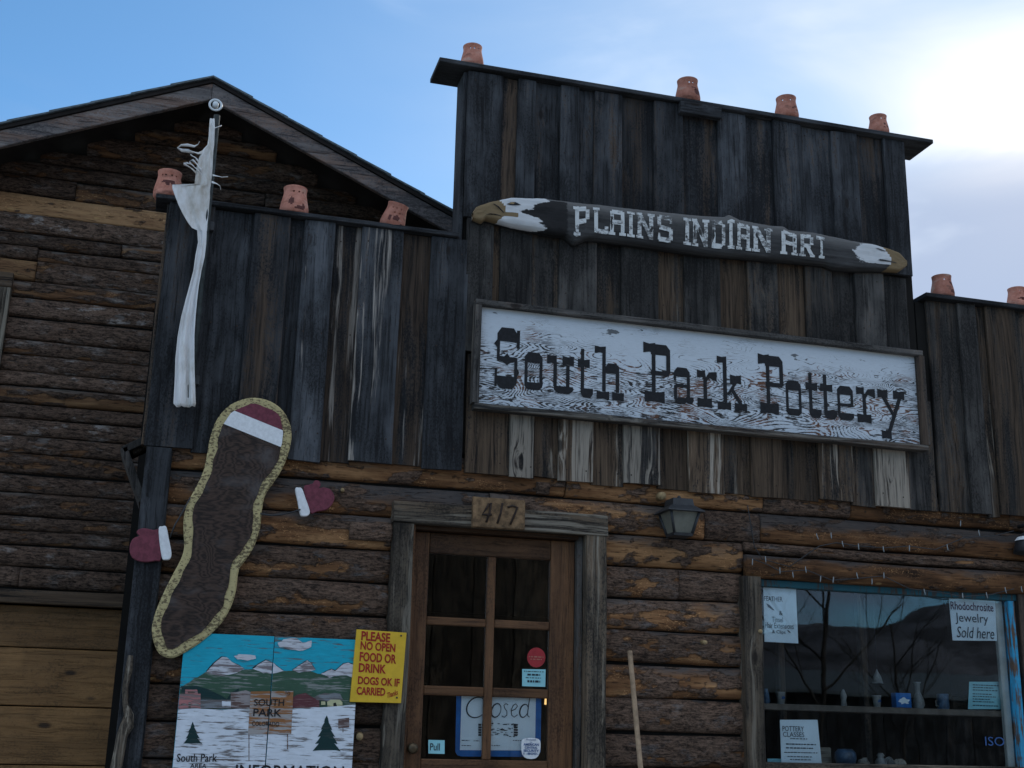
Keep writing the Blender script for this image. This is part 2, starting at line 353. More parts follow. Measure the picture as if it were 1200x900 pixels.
def glass(name, tint, refl):
    m = bpy.data.materials.new(name); m.use_nodes = True; nt = m.node_tree; nt.nodes.clear(); MATS[name] = m; b = NB(nt)
    tr = b.node('ShaderNodeBsdfTransparent'); tr.inputs[0].default_value = (*tint, 1)
    gl = b.node('ShaderNodeBsdfGlossy'); gl.inputs['Roughness'].default_value = .012; gl.inputs[0].default_value = (.92, .97, 1, 1)
    tc = b.node('ShaderNodeTexCoord').outputs['Object']
    nb = b.bump(b.noise(b.v('MULTIPLY', tc, (2.2, 2.2, 2.2)), 2), .012, .05); _set(nt, gl.inputs['Normal'], nb)
    fr = b.node('ShaderNodeFresnel'); fr.inputs[0].default_value = 1.52
    mx = b.node('ShaderNodeMixShader'); _set(nt, mx.inputs[0], b.m('MINIMUM', b.m('MULTIPLY', fr.outputs[0], refl), 1.))
    nt.links.new(tr.outputs[0], mx.inputs[1]); nt.links.new(gl.outputs[0], mx.inputs[2])
    o = b.node('ShaderNodeOutputMaterial'); nt.links.new(mx.outputs[0], o.inputs[0])
glass('window_glass', (.94, .97, .98), .85)
glass('door_glass', (.97, .98, .98), .9)
b = material('lamp_glow'); b.out((.8, .5, .2)); b.p.inputs['Emission Color'].default_value = (1, .6, .22, 1); b.p.inputs['Emission Strength'].default_value = .6
b = material('bulb_clear'); b.out((.22, .24, .25), .25, None, .6)

# ------------------------------------------------------------------ geometry helpers
def at(px, py, Y=0.):
    """where the line of sight through a photo pixel meets the upright plane y = Y"""
    d = FW * CF + RT * (px - 600) + UP * (450 - py)
    return CAM + d * ((Y - CAM.y) / d.y)

def tag(o, label=None, cat=None, group=None, kind=None):
    if label: o['label'] = label
    if cat: o['category'] = cat
    if group: o['group'] = group
    if kind: o['kind'] = kind
    return o
def empty(name, loc, label=None, cat=None, group=None):
    o = bpy.data.objects.new(name, None); COL.objects.link(o); o.location = loc; o.empty_display_size = .1
    return tag(o, label, cat, group)
def wloc(o):
    p = Vector(o.location)
    while o.parent: o = o.parent; p += o.location
    return p
def link(name, me, mat, parent=None, loc=(0, 0, 0), color=None):
    """loc is a world position; parents are never rotated"""
    o = bpy.data.objects.new(name, me); COL.objects.link(o)
    for k in (mat if isinstance(mat, (list, tuple)) else [mat]): me.materials.append(MATS[k])
    if parent is not None: o.parent = parent; loc = Vector(loc) - wloc(parent)
    o.location = loc
    if color: o.color = (*color, 1)
    return o
def pmesh(name, vs, fs, smooth=False):
    me = bpy.data.meshes.new(name); me.from_pydata([tuple(v) for v in vs], [], fs); me.update()
    if smooth: me.shade_smooth()
    return me
def fixn(me):
    bm = bmesh.new(); bm.from_mesh(me); bmesh.ops.recalc_face_normals(bm, faces=bm.faces); bm.to_mesh(me); bm.free()
    return me
def box(name, x, y, z, mat, parent=None, bev=.004, color=None):
    c = Vector(((x[0] + x[1]) / 2, (y[0] + y[1]) / 2, (z[0] + z[1]) / 2))
    bm = bmesh.new(); bmesh.ops.create_cube(bm, size=1)
    for v in bm.verts: v.co = Vector((v.co.x * (x[1] - x[0]), v.co.y * (y[1] - y[0]), v.co.z * (z[1] - z[0])))
    if bev: bmesh.ops.bevel(bm, geom=bm.edges[:], offset=bev, segments=1, affect='EDGES')
    me = bpy.data.meshes.new(name); bm.to_mesh(me); bm.free()
    return link(name, me, mat, parent, c, color)
def board(name, x0, x1, z0, z1, yf, th, mat, parent, color=None, wob=.003, along='z', ragged=.0):
    """a rough sawn board: chamfered, slightly crooked edges and ends"""
    L0, L1, a0, a1 = (z0, z1, x0, x1) if along == 'z' else (x0, x1, z0, z1)
    n = max(4, int((L1 - L0) / .12)); ch = .004; seed = random.uniform(0, 99)
    vs, fs = [], []
    w = (a1 - a0) / 2; cx = (a0 + a1) / 2; cl = (L0 + L1) / 2
    prof = [(-w, .5), (-w, ch), (-w + ch, 0), (w - ch, 0), (w, ch), (w, .5)]
    for i in range(n + 1):
        l = L0 + (L1 - L0) * i / n - cl
        wl = wob * noise.noise((l * 2.1, seed, 0)) ; wr = wob * noise.noise((l * 2.1, seed + 9, 0)); wy = wob * .8 * noise.noise((l * 1.3, seed + 5, 0))
        for (p, q) in prof:
            yy = th if q == .5 else q
            e = 0
            if ragged and i in (0, n): e = ragged * noise.noise((p * 30, seed, i))
            a = p + (wl if p < 0 else wr)
            vs.append((a, yy + wy, l + e) if along == 'z' else (l + e, yy + wy, a))
    k = len(prof)
    for i in range(n):
        for j in range(k):
            fs.append((i * k + j, i * k + (j + 1) % k, (i + 1) * k + (j + 1) % k, (i + 1) * k + j))
    fs.append(tuple(range(k))); fs.append(tuple(n * k + j for j in range(k)))
    me = fixn(pmesh(name, vs, fs))
    loc = (cx, yf, cl) if along == 'z' else (cl, yf, cx)
    return link(name, me, mat, parent, loc, color)
def log(x0, x1, z0, z1, yf, depth, mat, parent, barkiness=.5, color=(.5, .5, .5), step=.016, nt=14, rough=1., name='log'):
    """half-round slab log, bulging towards -y, with bark patches as relief"""
    n = max(6, int((x1 - x0) / step)); seed = random.uniform(0, 500); h = (z1 - z0) / 2
    vs, fs, bark, ups = [], [], [], []
    for i in range(n + 1):
        x = (x1 - x0) * (i / n - .5)
        hh = h * (.955 + .07 * noise.noise((x * 2.3, seed, 1))); sag = .012 * noise.noise((x * .9, seed, 7)) * rough
        for j in range(nt + 1):
            t = math.pi * (j / nt - .5)
            p = Vector((x * 3.2, math.sin(t) * 1.0, seed))
            bk = .5 + .9 * noise.fractal(p * 1.3, .6, 2.2, 4) + (barkiness - .5) * 1.3
            bk = min(1, max(0, bk))
            r = 1 + .16 * noise.noise(p * 1.5) * rough
            sb = min(1, max(0, (bk - .40) / .2))
            ext = .005 * sb + .004 * noise.fractal(Vector((x * 26, t * 5, seed)), .7, 2.1, 3) * (.4 + sb) * rough
            fl = abs(math.cos(t)) ** .52
            vs.append((x, -(depth * fl * r + ext * fl), hh * math.sin(t) + sag)); bark.append(bk); ups.append(math.sin(t))
    k = nt + 1
    for i in range(n):
        for j in range(nt): fs.append((i * k + j, (i + 1) * k + j, (i + 1) * k + j + 1, i * k + j + 1))
    fs.append(tuple(range(k))[::-1][::-1]); fs.append(tuple(n * k + j for j in range(k))[::-1])
    me = pmesh(name, vs, fs, True)
    for nm, arr in (('bark', bark), ('up', ups)):
        a = me.attributes.new(nm, 'FLOAT', 'POINT'); a.data.foreach_set('value', arr)
    return link(name, me, mat, parent, ((x0 + x1) / 2, yf, (z0 + z1) / 2), color)
def tube(pts, rad, seg=10, cap=True):
    vs, fs = [], []; pts = [Vector(p) for p in pts]
    if not isinstance(rad, (list, tuple)): rad = [rad] * len(pts)
    ref = Vector((.31, .2, .93))
    for i, p in enumerate(pts):
        d = (pts[min(i + 1, len(pts) - 1)] - pts[max(i - 1, 0)]).normalized()
        r_ = ref if abs(d.dot(ref)) < .95 else Vector((1, 0, 0))
        a = d.cross(r_).normalized(); c = d.cross(a)
        for s in range(seg):
            q = 2 * math.pi * s / seg; vs.append(p + (a * math.cos(q) + c * math.sin(q)) * rad[i])
    for i in range(len(pts) - 1):
        for s in range(seg): fs.append((i * seg + s, i * seg + (s + 1) % seg, (i + 1) * seg + (s + 1) % seg, (i + 1) * seg + s))
    if cap: fs.append(tuple(range(seg))); fs.append(tuple((len(pts) - 1) * seg + s for s in range(seg)))
    return vs, fs
def tubeobj(name, pts, rad, mat, parent=None, seg=10, color=None):
    c = Vector(pts[0]); vs, fs = tube([Vector(p) - c for p in pts], rad, seg)
    return link(name, fixn(pmesh(name, vs, fs, True)), mat, parent, c, color)
def joined(name, items, mat, parent, loc, smooth=False):
    vs, fs = [], []
    for v, f in items:
        o = len(vs); vs += [tuple(Vector(q) - Vector(loc)) for q in v]; fs += [tuple(i + o for i in t) for t in f]
    return link(name, pmesh(name, vs, fs, smooth), mat, parent, loc)
def prism(name, poly, yf, th, mat, parent=None, loc=None, bev=0.):
    """extrude an x-z outline (counter-clockwise seen from the street) to a plate of real thickness"""
    if loc is None: loc = Vector((sum(p[0] for p in poly) / len(poly), yf, sum(p[1] for p in poly) / len(poly)))
    loc = Vector(loc); bm = bmesh.new()
    vs = [bm.verts.new((p[0] - loc.x, yf - loc.y, p[1] - loc.z)) for p in poly]
    f = bm.faces.new(vs); r = bmesh.ops.extrude_face_region(bm, geom=[f])
    for v in r['geom']:
        if isinstance(v, bmesh.types.BMVert): v.co.y += th
    bmesh.ops.recalc_face_normals(bm, faces=bm.faces)
    if bev:
        ed = [e for e in bm.edges if all(abs(v.co.y - (yf - loc.y)) < 1e-6 for v in e.verts)]
        bmesh.ops.bevel(bm, geom=ed, offset=bev, segments=1, affect='EDGES')
    me = bpy.data.meshes.new(name); bm.to_mesh(me); bm.free()
    return link(name, me, mat, parent, loc)
def poly3(pts): return ([tuple(p) for p in pts], [tuple(range(len(pts)))])
def pxpoly(pts, Y):      # photo outline standing on the plane y = Y
    return [at(a, b_, Y) for a, b_ in pts]
FONT_CACHE = {}
def text_geo(s, bold=0., shear=0.):
    cu = bpy.data.curves.new('text', 'FONT'); cu.body = s; cu.size = 1; cu.offset = bold; cu.shear = shear; cu.resolution_u = 3
    ob = bpy.data.objects.new('text', cu); COL.objects.link(ob)
    bpy.context.view_layer.update()
    me = bpy.data.meshes.new_from_object(ob.evaluated_get(bpy.context.evaluated_depsgraph_get()))
    vs = [(v.co.x, v.co.y) for v in me.vertices]; fs = [tuple(p.vertices) for p in me.polygons]
    bpy.data.objects.remove(ob); bpy.data.curves.remove(cu); bpy.data.meshes.remove(me)
    return vs, fs
def text_fit(s, x0, x1, z0, z1, y, bold=0., shear=0., tilt=0.):
    vs, fs = text_geo(s, bold, shear)
    a, c = min(v[0] for v in vs), max(v[0] for v in vs); d, e = min(v[1] for v in vs), max(v[1] for v in vs)
    out = []
    for p, q in vs:
        X = x0 + (p - a) / (c - a) * (x1 - x0); Z = z0 + (q - d) / max(e - d, 1e-6) * (z1 - z0)
        out.append((X, y, Z + tilt * (X - x0)))
    return out, fs
def text_px(s, x0, x1, y0, y1, Y, **k):
    """text filling a photo box, laid on the plane y = Y"""
    xm, ym = (x0 + x1) / 2, (y0 + y1) / 2
    A = at(x0, ym, Y); B = at(x1, ym, Y); T = at(xm, y0, Y); Bo = at(xm, y1, Y)
    return text_fit(s, A.x, B.x, Bo.z, T.z, Y, **k)
def squiggle(x0, x1, z, y, h=.003, rnd=random):
    """a line of print too small to read: a row of dashes"""
    vs, fs = [], []; x = x0
    while x < x1:
        L = min(rnd.uniform(.006, .02), x1 - x); o = len(vs)
        vs += [(x, y, z), (x + L, y, z), (x + L, y, z + h), (x, y, z + h)]; fs.append((o, o + 1, o + 2, o + 3)); x += L + rnd.uniform(.003, .006)
    return vs, fs
def ribbon(pts, wd, y=0.):
    vs, fs = [], []; n = len(pts)
    for i, (x, z) in enumerate(pts):
        a = pts[max(i - 1, 0)]; c = pts[min(i + 1, n - 1)]; d = Vector((c[0] - a[0], c[1] - a[1])).normalized()
        ww = wd(i / (n - 1)) if callable(wd) else wd
        vs += [(x - d.y * ww, y, z + d.x * ww), (x + d.y * ww, y, z - d.x * ww)]
    for i in range(n - 1): fs.append((2 * i, 2 * i + 1, 2 * i + 3, 2 * i + 2))
    return vs, fs
def rc(x0, x1, z0, z1): return [(x0, z0), (x1, z0), (x1, z1), (x0, z1)]
def rnd_col(r, g, bb, s=.12):
    return tuple(min(1, max(0, q + random.uniform(-s, s))) for q in (r, g, bb))

# ================================================================== SETTING
GZ = -.45
g = tag(link('ground', pmesh('ground', [(-900, -900, 0), (900, -900, 0), (900, 900, 0), (-900, 900, 0)], [(0, 1, 2, 3)]), 'ground_dirt', None, (0, 0, GZ)), kind='structure')
vs, fs = [], []      # the ridge across the valley, mirrored in the shop window
NX, NY = 90, 14
for j in range(NY):
    for i in range(NX):
        x = -300 + 1000 * i / (NX - 1); d = j / (NY - 1)
        hgt = min(90, max(14, 36 + 4 * noise.noise((x * .02, 3, 0)) + 4 * noise.noise((x * .06, 8, 0)) + (x - 215) * .2))
        z = hgt * math.sin(d * math.pi * .5) * (1 + .12 * noise.noise((x * .05, d * 5, 2)))
        vs.append((x, -330 - 120 * d + 14 * noise.noise((x * .02, d * 3, 4)), GZ - 1 + z))
for j in range(NY - 1):
    for i in range(NX - 1): fs.append((j * NX + i, j * NX + i + 1, (j + 1) * NX + i + 1, (j + 1) * NX + i))
tag(link('hill', pmesh('hill', vs, fs, True), 'hill'), kind='structure')

# ================================================================== SHOP
shop = empty('pottery_shop', (2.4, 0, GZ), 'log-walled pottery shop with weathered board false fronts', 'shop')
XL, XR = -.10, 6.2
# dark backing and the room behind the openings
for i, (x, z) in enumerate([((XL, 1.12), (GZ, 2.48)), ((2.25, 3.11), (GZ, 2.48)), ((1.12, 2.25), (2.2, 2.48)), ((3.11, 4.93), (2.05, 2.48)), ((3.11, 4.93), (GZ, .98)), ((4.93, XR), (GZ, 2.48))]):
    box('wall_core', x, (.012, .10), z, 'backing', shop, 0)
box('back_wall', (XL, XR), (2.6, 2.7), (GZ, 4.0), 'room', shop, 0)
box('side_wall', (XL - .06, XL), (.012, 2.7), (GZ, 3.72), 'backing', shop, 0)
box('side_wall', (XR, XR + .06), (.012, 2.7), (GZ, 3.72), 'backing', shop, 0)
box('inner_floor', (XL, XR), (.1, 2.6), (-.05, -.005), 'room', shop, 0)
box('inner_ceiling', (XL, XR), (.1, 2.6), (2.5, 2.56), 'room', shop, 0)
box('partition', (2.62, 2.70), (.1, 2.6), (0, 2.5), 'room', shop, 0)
# log courses
ROWS = [2.54, 2.362, 2.187, 2.014, 1.843, 1.672, 1.497, 1.318, 1.142, .97, .80, .63, .45, .27, .09, -.09, -.27, GZ]
def shoplog(x0, x1, z0, z1, bark=.45, col=(.5, .5, .5), d=.046):
    log(x0, x1, z0, z1, .012, d + random.uniform(-.006, .008), 'shop_log', shop, bark, col)
DLx, DRx, WLx = 1.10, 2.262, 3.085
for i in range(len(ROWS) - 1):
    z1, z0 = ROWS[i], ROWS[i + 1]
    if i == 0:
        shoplog(XL, 2.04, z0, z1, .32, (.55, .62, .5)); shoplog(2.045, 3.22, z0, z1, .30, (.7, .5, .62)); shoplog(3.225, 3.78, z0, z1, .95, (.6, .35, .62)); shoplog(3.785, 4.86, z0, z1, .2, (.4, .6, .42)); shoplog(4.865, XR, z0, z1, .4, (.4, .7, .5))
    elif i == 1:
        shoplog(XL, 1.62, z0, z1, .25, (.5, .82, .5)); shoplog(1.625, 2.86, z0, z1, .35, (.72, .45, .58)); shoplog(2.865, 3.2, z0, z1, .9, (.5, .35, .5)); shoplog(3.205, XR, z0, z1, .25, (.5, .7, .48))
    else:
        p = {2: (.35, (.62, .62, .55)), 3: (.52, (.6, .66, .55)), 4: (.74, (.45, .45, .5)), 5: (.80, (.42, .4, .5))}.get(i, (.75, (.35, .5, .42)))
        shoplog(XL, DLx, z0, z1, p[0], p[1])
        p = {2: (.30, (.78, .42, .7)), 3: (.84, (.66, .3, .62)), 4: (.50, (.68, .48, .66)), 5: (.62, (.55, .45, .6)), 6: (.42, (.6, .5, .6)), 7: (.90, (.4, .45, .5)), 8: (.82, (.45, .42, .5))}.get(i, (.6, (.45, .5, .5)))
        if i == 3:
            shoplog(DRx, 2.70, z0, z1, .72, (.62, .32, .6)); shoplog(2.705, WLx, z0, z1, .97, (.6, .28, .64))
        else: shoplog(DRx, WLx, z0, z1, p[0], p[1])
        if z0 < .98: shoplog(WLx + .004, XR, z0, min(z1, .955), .5)
        elif z0 < 2.1: shoplog(5.0, XR, z0, min(z1, 2.0), .4)
shoplog(WLx + .01, XR, 2.118, 2.186, .85, (.5, .35, .5), .05)

# ---- false fronts of upright boards (board over board)
def run(xs, z0, z1, yo, pal, mats='weathered_board', first=True):
    for k in range(len(xs) - 1):
        proud = (k % 2 == 0) == first
        a, c = xs[k], xs[k + 1]
        if proud: a, c = a - .006, c + .006
        q = pal[k] if k < len(pal) else pal[-1]
        bo_ = board('board', a, c, z0 + random.uniform(-.018, .006), z1, yo - (.024 if proud else 0), .022, mats, shop, rnd_col(*q, s=.07), .004, 'z', .010)
        yy = yo - (.024 if proud else 0) - .0015
        hd = []
        for zf in (.09, .52, .93):
            for xf in (.2, .8):
                xx, z_ = a + (c - a) * xf + random.uniform(-.01, .01), z0 + (z1 - z0) * zf + random.uniform(-.012, .012)
                hd.append(([(xx + .0048 * math.cos(t * 1.0472), yy - .002 * (t % 2), z_ + .0048 * math.sin(t * 1.0472)) for t in range(6)], [(0, 1, 2, 3, 4, 5)]))
        tag(joined('nail_heads', hd, 'rust', bo_, (a, yy, z0)), kind='stuff')
X = lambda px, py, Y=-.07: at(px, py, Y).x
YB = -.052
lx = [X(p, 285) for p in (197, 247, 297, 338, 357, 391, 425, 471, 507, 549)]
lx[0] = -.165
D0, D1, Br, Pl = (.22, .28, .45), (.32, .3, .4), (.78, .42, .48), (.35, .78, .6)
run(lx, 2.462, 3.765, YB, [(.35, .3, .38), (.22, .25, .5), (.68, .42, .42), (.5, .3, .32), (.25, .42, .75), (.68, .56, .45), (.35, .60, .52), (.85, .54, .50), (.28, .3, .48)])
ux = [X(p, 200) for p in (546, 585, 606, 625, 657, 677, 697, 728, 768, 800, 843, 874, 908, 940, 976, 1005, 1037, 1060)]
run(ux, 3.905, 4.825, YB, [(.3, .22, .6), (.62, .3, .45), (.35, .25, .5), (.42, .36, .5), (.3, .35, .7), (.36, .3, .42), (.45, .38, .5), (.62, .46, .42), (.4, .3, .5), (.5, .46, .5)] + [(.34, .28, .56), (.45, .3, .5)] * 4)
mx_ = [X(p, 330) for p in (546, 576, 587, 622, 656, 698, 729, 770, 803, 843, 877, 910, 944, 974, 1002, 1034, 1064)]
run(mx_, 3.12, 3.90, YB, [(.25, .25, .5), (.8, .3, .35), (.3, .3, .5), (.5, .4, .5), (.35, .3, .5), (.7, .45, .5), (.3, .32, .5), (.72, .58, .62), (.35, .3, .5), (.75, .45, .6), (.4, .42, .5), (.75, .5, .55), (.5, .4, .5), (.3, .3, .5), (.4, .35, .5), (.25, .25, .5)], 'brown_board')
wx = [X(p, 545) for p in (545, 598, 624, 656, 694, 732, 772, 808, 847, 881, 916, 960, 998, 1026, 1062, 1098)]
run(wx, 2.455, 3.116, YB, [(.75, .3, .35), (.65, .84, .66), (.7, .45, .45), (.7, .78, .6), (.75, .55, .52), (.5, .72, .62), (.8, .5, .5), (.75, .70, .6), (.7, .58, .6), (.85, .5, .5), (.8, .35, .4), (.75, .62, .6), (.45, .4, .5), (.65, .82, .66), (.5, .3, .5)], 'brown_board', False)
rx = [X(p, 500) for p in (1098, 1133, 1153, 1166, 1200, 1240, 1275, 1310)]
run(rx, 2.452, 3.77, YB, [(.55, .35, .55), (.3, .25, .45), (.6, .55, .5), (.7, .45, .55), (.6, .4, .5)], 'brown_board', False)
# side returns, cores and plank caps
box('front_core', (1.418, 4.30), (YB + .024, .10), (2.56, 4.82), 'backing', shop, 0)
board('side_board', 1.385, 1.409, 2.47, 4.82, YB + .0, .17, 'weathered_board', shop, (.2, .2, .55))
box('front_core', (-.16, 1.383), (YB + .024, .02), (2.56, 3.76), 'backing', shop, 0)
box('front_core', (4.31, XR), (YB + .024, .02), (2.56, 3.76), 'backing', shop, 0)
board('side_board', -.186, -.167, 2.465, 3.762, YB - .004, .06, 'brown_board', shop, (.75, .3, .45))
a = at(511, 80, -.1); c_ = at(1086, 174, -.1)
board('cap_plank', a.x, c_.x, 0, 0, 0, 0, 'weathered_board_x', shop) if False else None
def cap(x0, x1, z, y0, y1, th=.028):
    o = box('cap_plank', (x0, x1), (y0, y1), (z, z + th), 'weathered_board_x', shop, .003, (.25, .3, .6)); return o
cap(1.225, 4.475, 4.832, -.105, .16)
cap(-.245, 1.381, 3.770, -.10, .10, .024)
cap(4.338, XR, 3.772, -.11, .12, .028)
bb = [at(799, 134, -.13), at(846, 138, -.13)]
board('cap_block', bb[0].x, bb[1].x, 4.755, 4.829, -.122, .040, 'weathered_board_x', shop, (.3, .3, .75), .006, 'x', .01)
# roof behind the false fronts
board('roof_deck', XL, XR, 3.5, 3.56, .13, 2.6, 'backing', shop, None, 0, 'x')

# ---- corner board with its crooked branch
board('corner_board', -.158, -.036, GZ, 2.452, -.078, .05, 'weathered_board', shop, (.15, .3, .75))
board('corner_board', -.05, -.03, GZ, 2.44, -.066, .06, 'weathered_board', shop, (.2, .2, .4))

# ---- door casing and door
YC = -.085
board('door_casing', 1.098, 1.208, GZ, 2.155, YC, .085, 'grey_trim', shop, (.35, .62, .5), .005)
board('door_casing', 2.150, 2.262, GZ, 2.160, YC, .085, 'grey_trim', shop, (.55, .55, .55), .005)
board('door_lintel', 1.092, 2.266, 2.158, 2.268, YC - .008, .095, 'grey_trim_x', shop, (.55, .6, .5), .005, 'x', .008)
box('door_jamb', (1.2095, 1.222), (-.045, .10), (0, 2.157), 'door_wood', shop, .002, (.5, .4, .62))
box('door_jamb', (2.118, 2.148), (-.02, .10), (0, 2.157), 'dark_frame', shop, .002, (.4, .2, .3))
box('door_head', (1.2225, 2.1175), (-.04, .10), (2.135, 2.157), 'door_wood_x', shop, .002, (.4, .3, .4))
box('doorstep', (1.0, 2.36), (-.42, -.09), (GZ, -.02), 'grey_trim_x', shop, .01)
door = bpy.data.objects.new('door', None); COL.objects.link(door); door.parent = shop; door.location = Vector((1.67, .03, 0)) - shop.location
YD0, YD1 = .018, .062
dz = [at(540, y, YD0).z for y in (650, 724, 733.5, 804.5, 815.5, 890)]
dx = [X(501, 700, YD0), X(571, 700, YD0), X(580.5, 700, YD0), X(645, 700, YD0)]
dl, dr = 1.224, 2.116
box('stile', (dl, dx[0]), (YD0, YD1), (.01, 2.132), 'door_wood', door, .004, (.5, .35, .55))
box('stile', (dx[3], dr), (YD0, YD1), (.01, 2.132), 'door_wood', door, .004, (.6, .4, .6))
box('rail', (dx[0] + .001, dx[3] - .001), (YD0 + .001, YD1), (dz[0], 2.132), 'door_wood_x', door, .004, (.45, .35, .5))
box('rail', (dx[0] + .001, dx[3] - .001), (YD0 + .001, YD1), (.01, dz[5]), 'door_wood_x', door, .004, (.5, .4, .55))
box('muntin', (dx[1], dx[2]), (YD0 + .004, YD1 - .006), (dz[5], dz[0]), 'door_wood', door, .005, (.6, .4, .7))
for k in (1, 3):
    for s in (0, 2): box('muntin', (dx[s] + .001, dx[s + 1] - .001), (YD0 + .005, YD1 - .008), (dz[k + 1], dz[k]), 'door_wood_x', door, .005, (.6, .5, .7))
for k in (0, 2, 4):
    for s in (0, 2): box('pane', (dx[s] + .001, dx[s + 1] - .001), (.040, .044), (dz[k + 1] + .001, dz[k] - .001), 'door_glass', door, 0)
kp = at(483, 877, -.03)
vs, fs = tube([(kp.x, .02, kp.z), (kp.x, -.01, kp.z), (kp.x, -.012, kp.z), (kp.x, -.03, kp.z), (kp.x, -.045, kp.z), (kp.x, -.052, kp.z)], [.018, .018, .012, .027, .027, .016], 16)
joined('knob', [(vs, fs)], 'brass', door, kp, True)

# ---- shop window
win = bpy.data.objects.new('window', None); COL.objects.link(win); win.parent = shop; win.location = Vector((4.0, 0, 1.0)) - shop.location
log(3.09, 5.3, 1.985, 2.118, -.03, .055, 'shop_log', shop, .1, (.35, .42, .42), name='window_lintel')
board('window_post', at(873, 740, -.088).x, at(893.5, 740, -.088).x, .90, 1.99, -.088, .09, 'grey_trim', shop, (.45, .55, .32), .007)
WX0, WX1, WZ0, WZ1 = 3.165, 4.875, .955, 1.985
box('frame', (WX0, WX1), (-.03, .03), (1.945, 1.985), 'teal_frame', win, .004)
box('frame', (4.795, 4.835), (-.045, .03), (WZ0 + .0, 1.944), 'blue_frame', win, .004)
box('frame', (4.745, 4.793), (.012, .04), (WZ0, 1.944), 'white_trim', win, .003)
box('sill', (WX0, 4.9), (-.06, .04), (.955, 1.005), 'grey_trim_x', win, .005, (.4, .4, .5))
box('pane', (WX0 + .002, 4.795), (.001, .006), (1.006, 1.944), 'window_glass', win, 0)
board('window_trim', 4.86, 4.93, .9, 1.985, -.05, .06, 'dark_frame', shop, (.6, .2, .35), .004)
board('window_trim', 4.935, 4.99, .9, 1.985, -.04, .05, 'weathered_board', shop, (.3, .3, .55), .004)
sz = at(1040, 829, .10).z
box('shelf', (2.9, 4.90), (.05, .26), (sz - .034, sz), 'room_shelf', shop, .003)
box('shelf', (2.9, 5.2), (.05, .34), (.95, .985), 'room_shelf', shop, .003)
for px in (917, 1015):  # upright boards added to stand in for tree trunks reflected in the glass
    p = at(px, 800, .5); board('trunk_reflection', p.x - .022, p.x + .022, 0, 2.5, .5, .05, 'brown_board', shop, (.6, .4, .45))

# round limb stubs left on the logs
for px, py, r in ((775, 581, .021), (889, 739, .011), (422, 862, .017), (402, 574, .009), (825, 752, .011)):
    p = at(px, py, -.06); tubeobj('limb_stub', [(p.x, -.03, p.z), (p.x - .004, -.075, p.z - .004), (p.x - .008, -.098, p.z - .006)], [r * 1.2, r * 1.05, r], 'fresh_cut', shop, 12)
p = at(430, 625, -.07)   # loose bark slabs
for px, py, sx, sz_ in ((435, 623, .11, .05), (637, 571, .035, .035)):
    p = at(px, py, -.06); log(p.x - sx, p.x + sx, p.z - sz_, p.z + sz_, -.034, .024, 'shop_log', shop, 1.2, (.4, .9, .6), .012, 10, 2.2, 'bark_slab')

# ================================================================== NEIGHBOUR HOUSE WITH THE GABLE
HY = .9; RY = .45
house = empty('gabled_house', (-.9, HY, GZ), 'dark bark-slab house with low gable roof behind the shop', 'house')
A = at(250, 93, RY); Lp = at(0, 148, RY); SL = (A.z - Lp.z) / (A.x - Lp.x)
HX0, HX1 = -2.6, 2.4
box('wall_core', (HX0, HX1), (HY + .01, HY + .06), (1.80, 3.6), 'backing', house, 0)
prism('wall_core', [(HX0 + .01, 3.6), (HX1 - .01, 3.6), (A.x + .02, A.z - .12)], HY + .012, .04, 'backing', house)
z = 1.815; k = 0
LIGHT = {}
while z < A.z - .06:
    h = random.choice((.082, .092, .102, .115, .13))
    half = (A.z - .02 - (z + h * .5)) / SL
    x0, x1 = max(HX0, A.x - half), min(HX1, A.x + half)
    if z < 3.45: x1 = min(x1, .1)
    cuts = [x0] + ([random.uniform(-1.0, -.35)] if random.random() < .28 and x0 < -1.1 else []) + ([random.uniform(.1, .9)] if x1 > 1 else []) + [x1]
    for q in range(len(cuts) - 1):
        if cuts[q + 1] - cuts[q] < .05: continue
        zt = z + h / 2
        bk, colr = random.choice([(.85, (.4, .35, .5)), (.75, (.5, .45, .42)), (1.0, (.4, .3, .5)), (.45, (.6, .5, .5)), (.9, (.5, .75, .6)), (1.0, (.4, 1., .78)), (.7, (.6, .3, .4))])
        if 3.97 < zt < 4.07 and q == 0: bk, colr = .12, (1., .1, .9)
        if 3.57 < zt < 3.67 and q == 0: bk, colr = .2, (.9, .15, .6)
        if 3.8 < zt < 4.2 and q == len(cuts) - 2 and x1 > 1: bk, colr = .3, (.8, .15, .8)
        log(cuts[q] + .002, cuts[q + 1] - .002, z, z + h, HY + .012, random.uniform(.026, .04), 'house_log', house, bk, colr, .022, 10)
    z += h
box('wall_corner', (-.22, -.115), (HY - .06, HY + .0), (GZ, 3.5), 'backing', house, 0)
# rake boards, roof courses
for s in (-1, 1):
    L = 2.75
    ex, ez = A.x + s * L, A.z - SL * L
    t = .105
    poly = [(A.x, A.z - .025 - t), (A.x, A.z - .025), (ex, ez - .025), (ex, ez - .025 - t)]
    if s > 0: poly = poly[::-1]
    o = prism('rake_board', poly, RY, .03, 'rake_board_x', house, None, .004); o.color = (.55, .45, .62, 1)
    poly = [(A.x, A.z - .024), (A.x, A.z + .0), (ex, ez), (ex, ez - .024)]
    if s > 0: poly = poly[::-1]
    rf = prism('roof', poly, RY - .012, 3.2, 'soffit', house)
    n = 13
    for i in range(n):      # shingle courses, each lapping the one below
        f0, f1 = i / n, (i + 1.12) / n
        xa, xb = A.x + s * L * f0, A.x + s * L * min(f1, 1.02)
        za, zb = A.z - SL * L * f0, A.z - SL * L * min(f1, 1.02)
        poly = [(xa, za + .002), (xa, za + .012), (xb, zb + .019), (xb, zb + .006)]
        if s > 0: poly = poly[::-1]
        prism('shingle_course', poly, RY - .025 + random.uniform(-.004, .004), 3.2, 'shingle', rf)
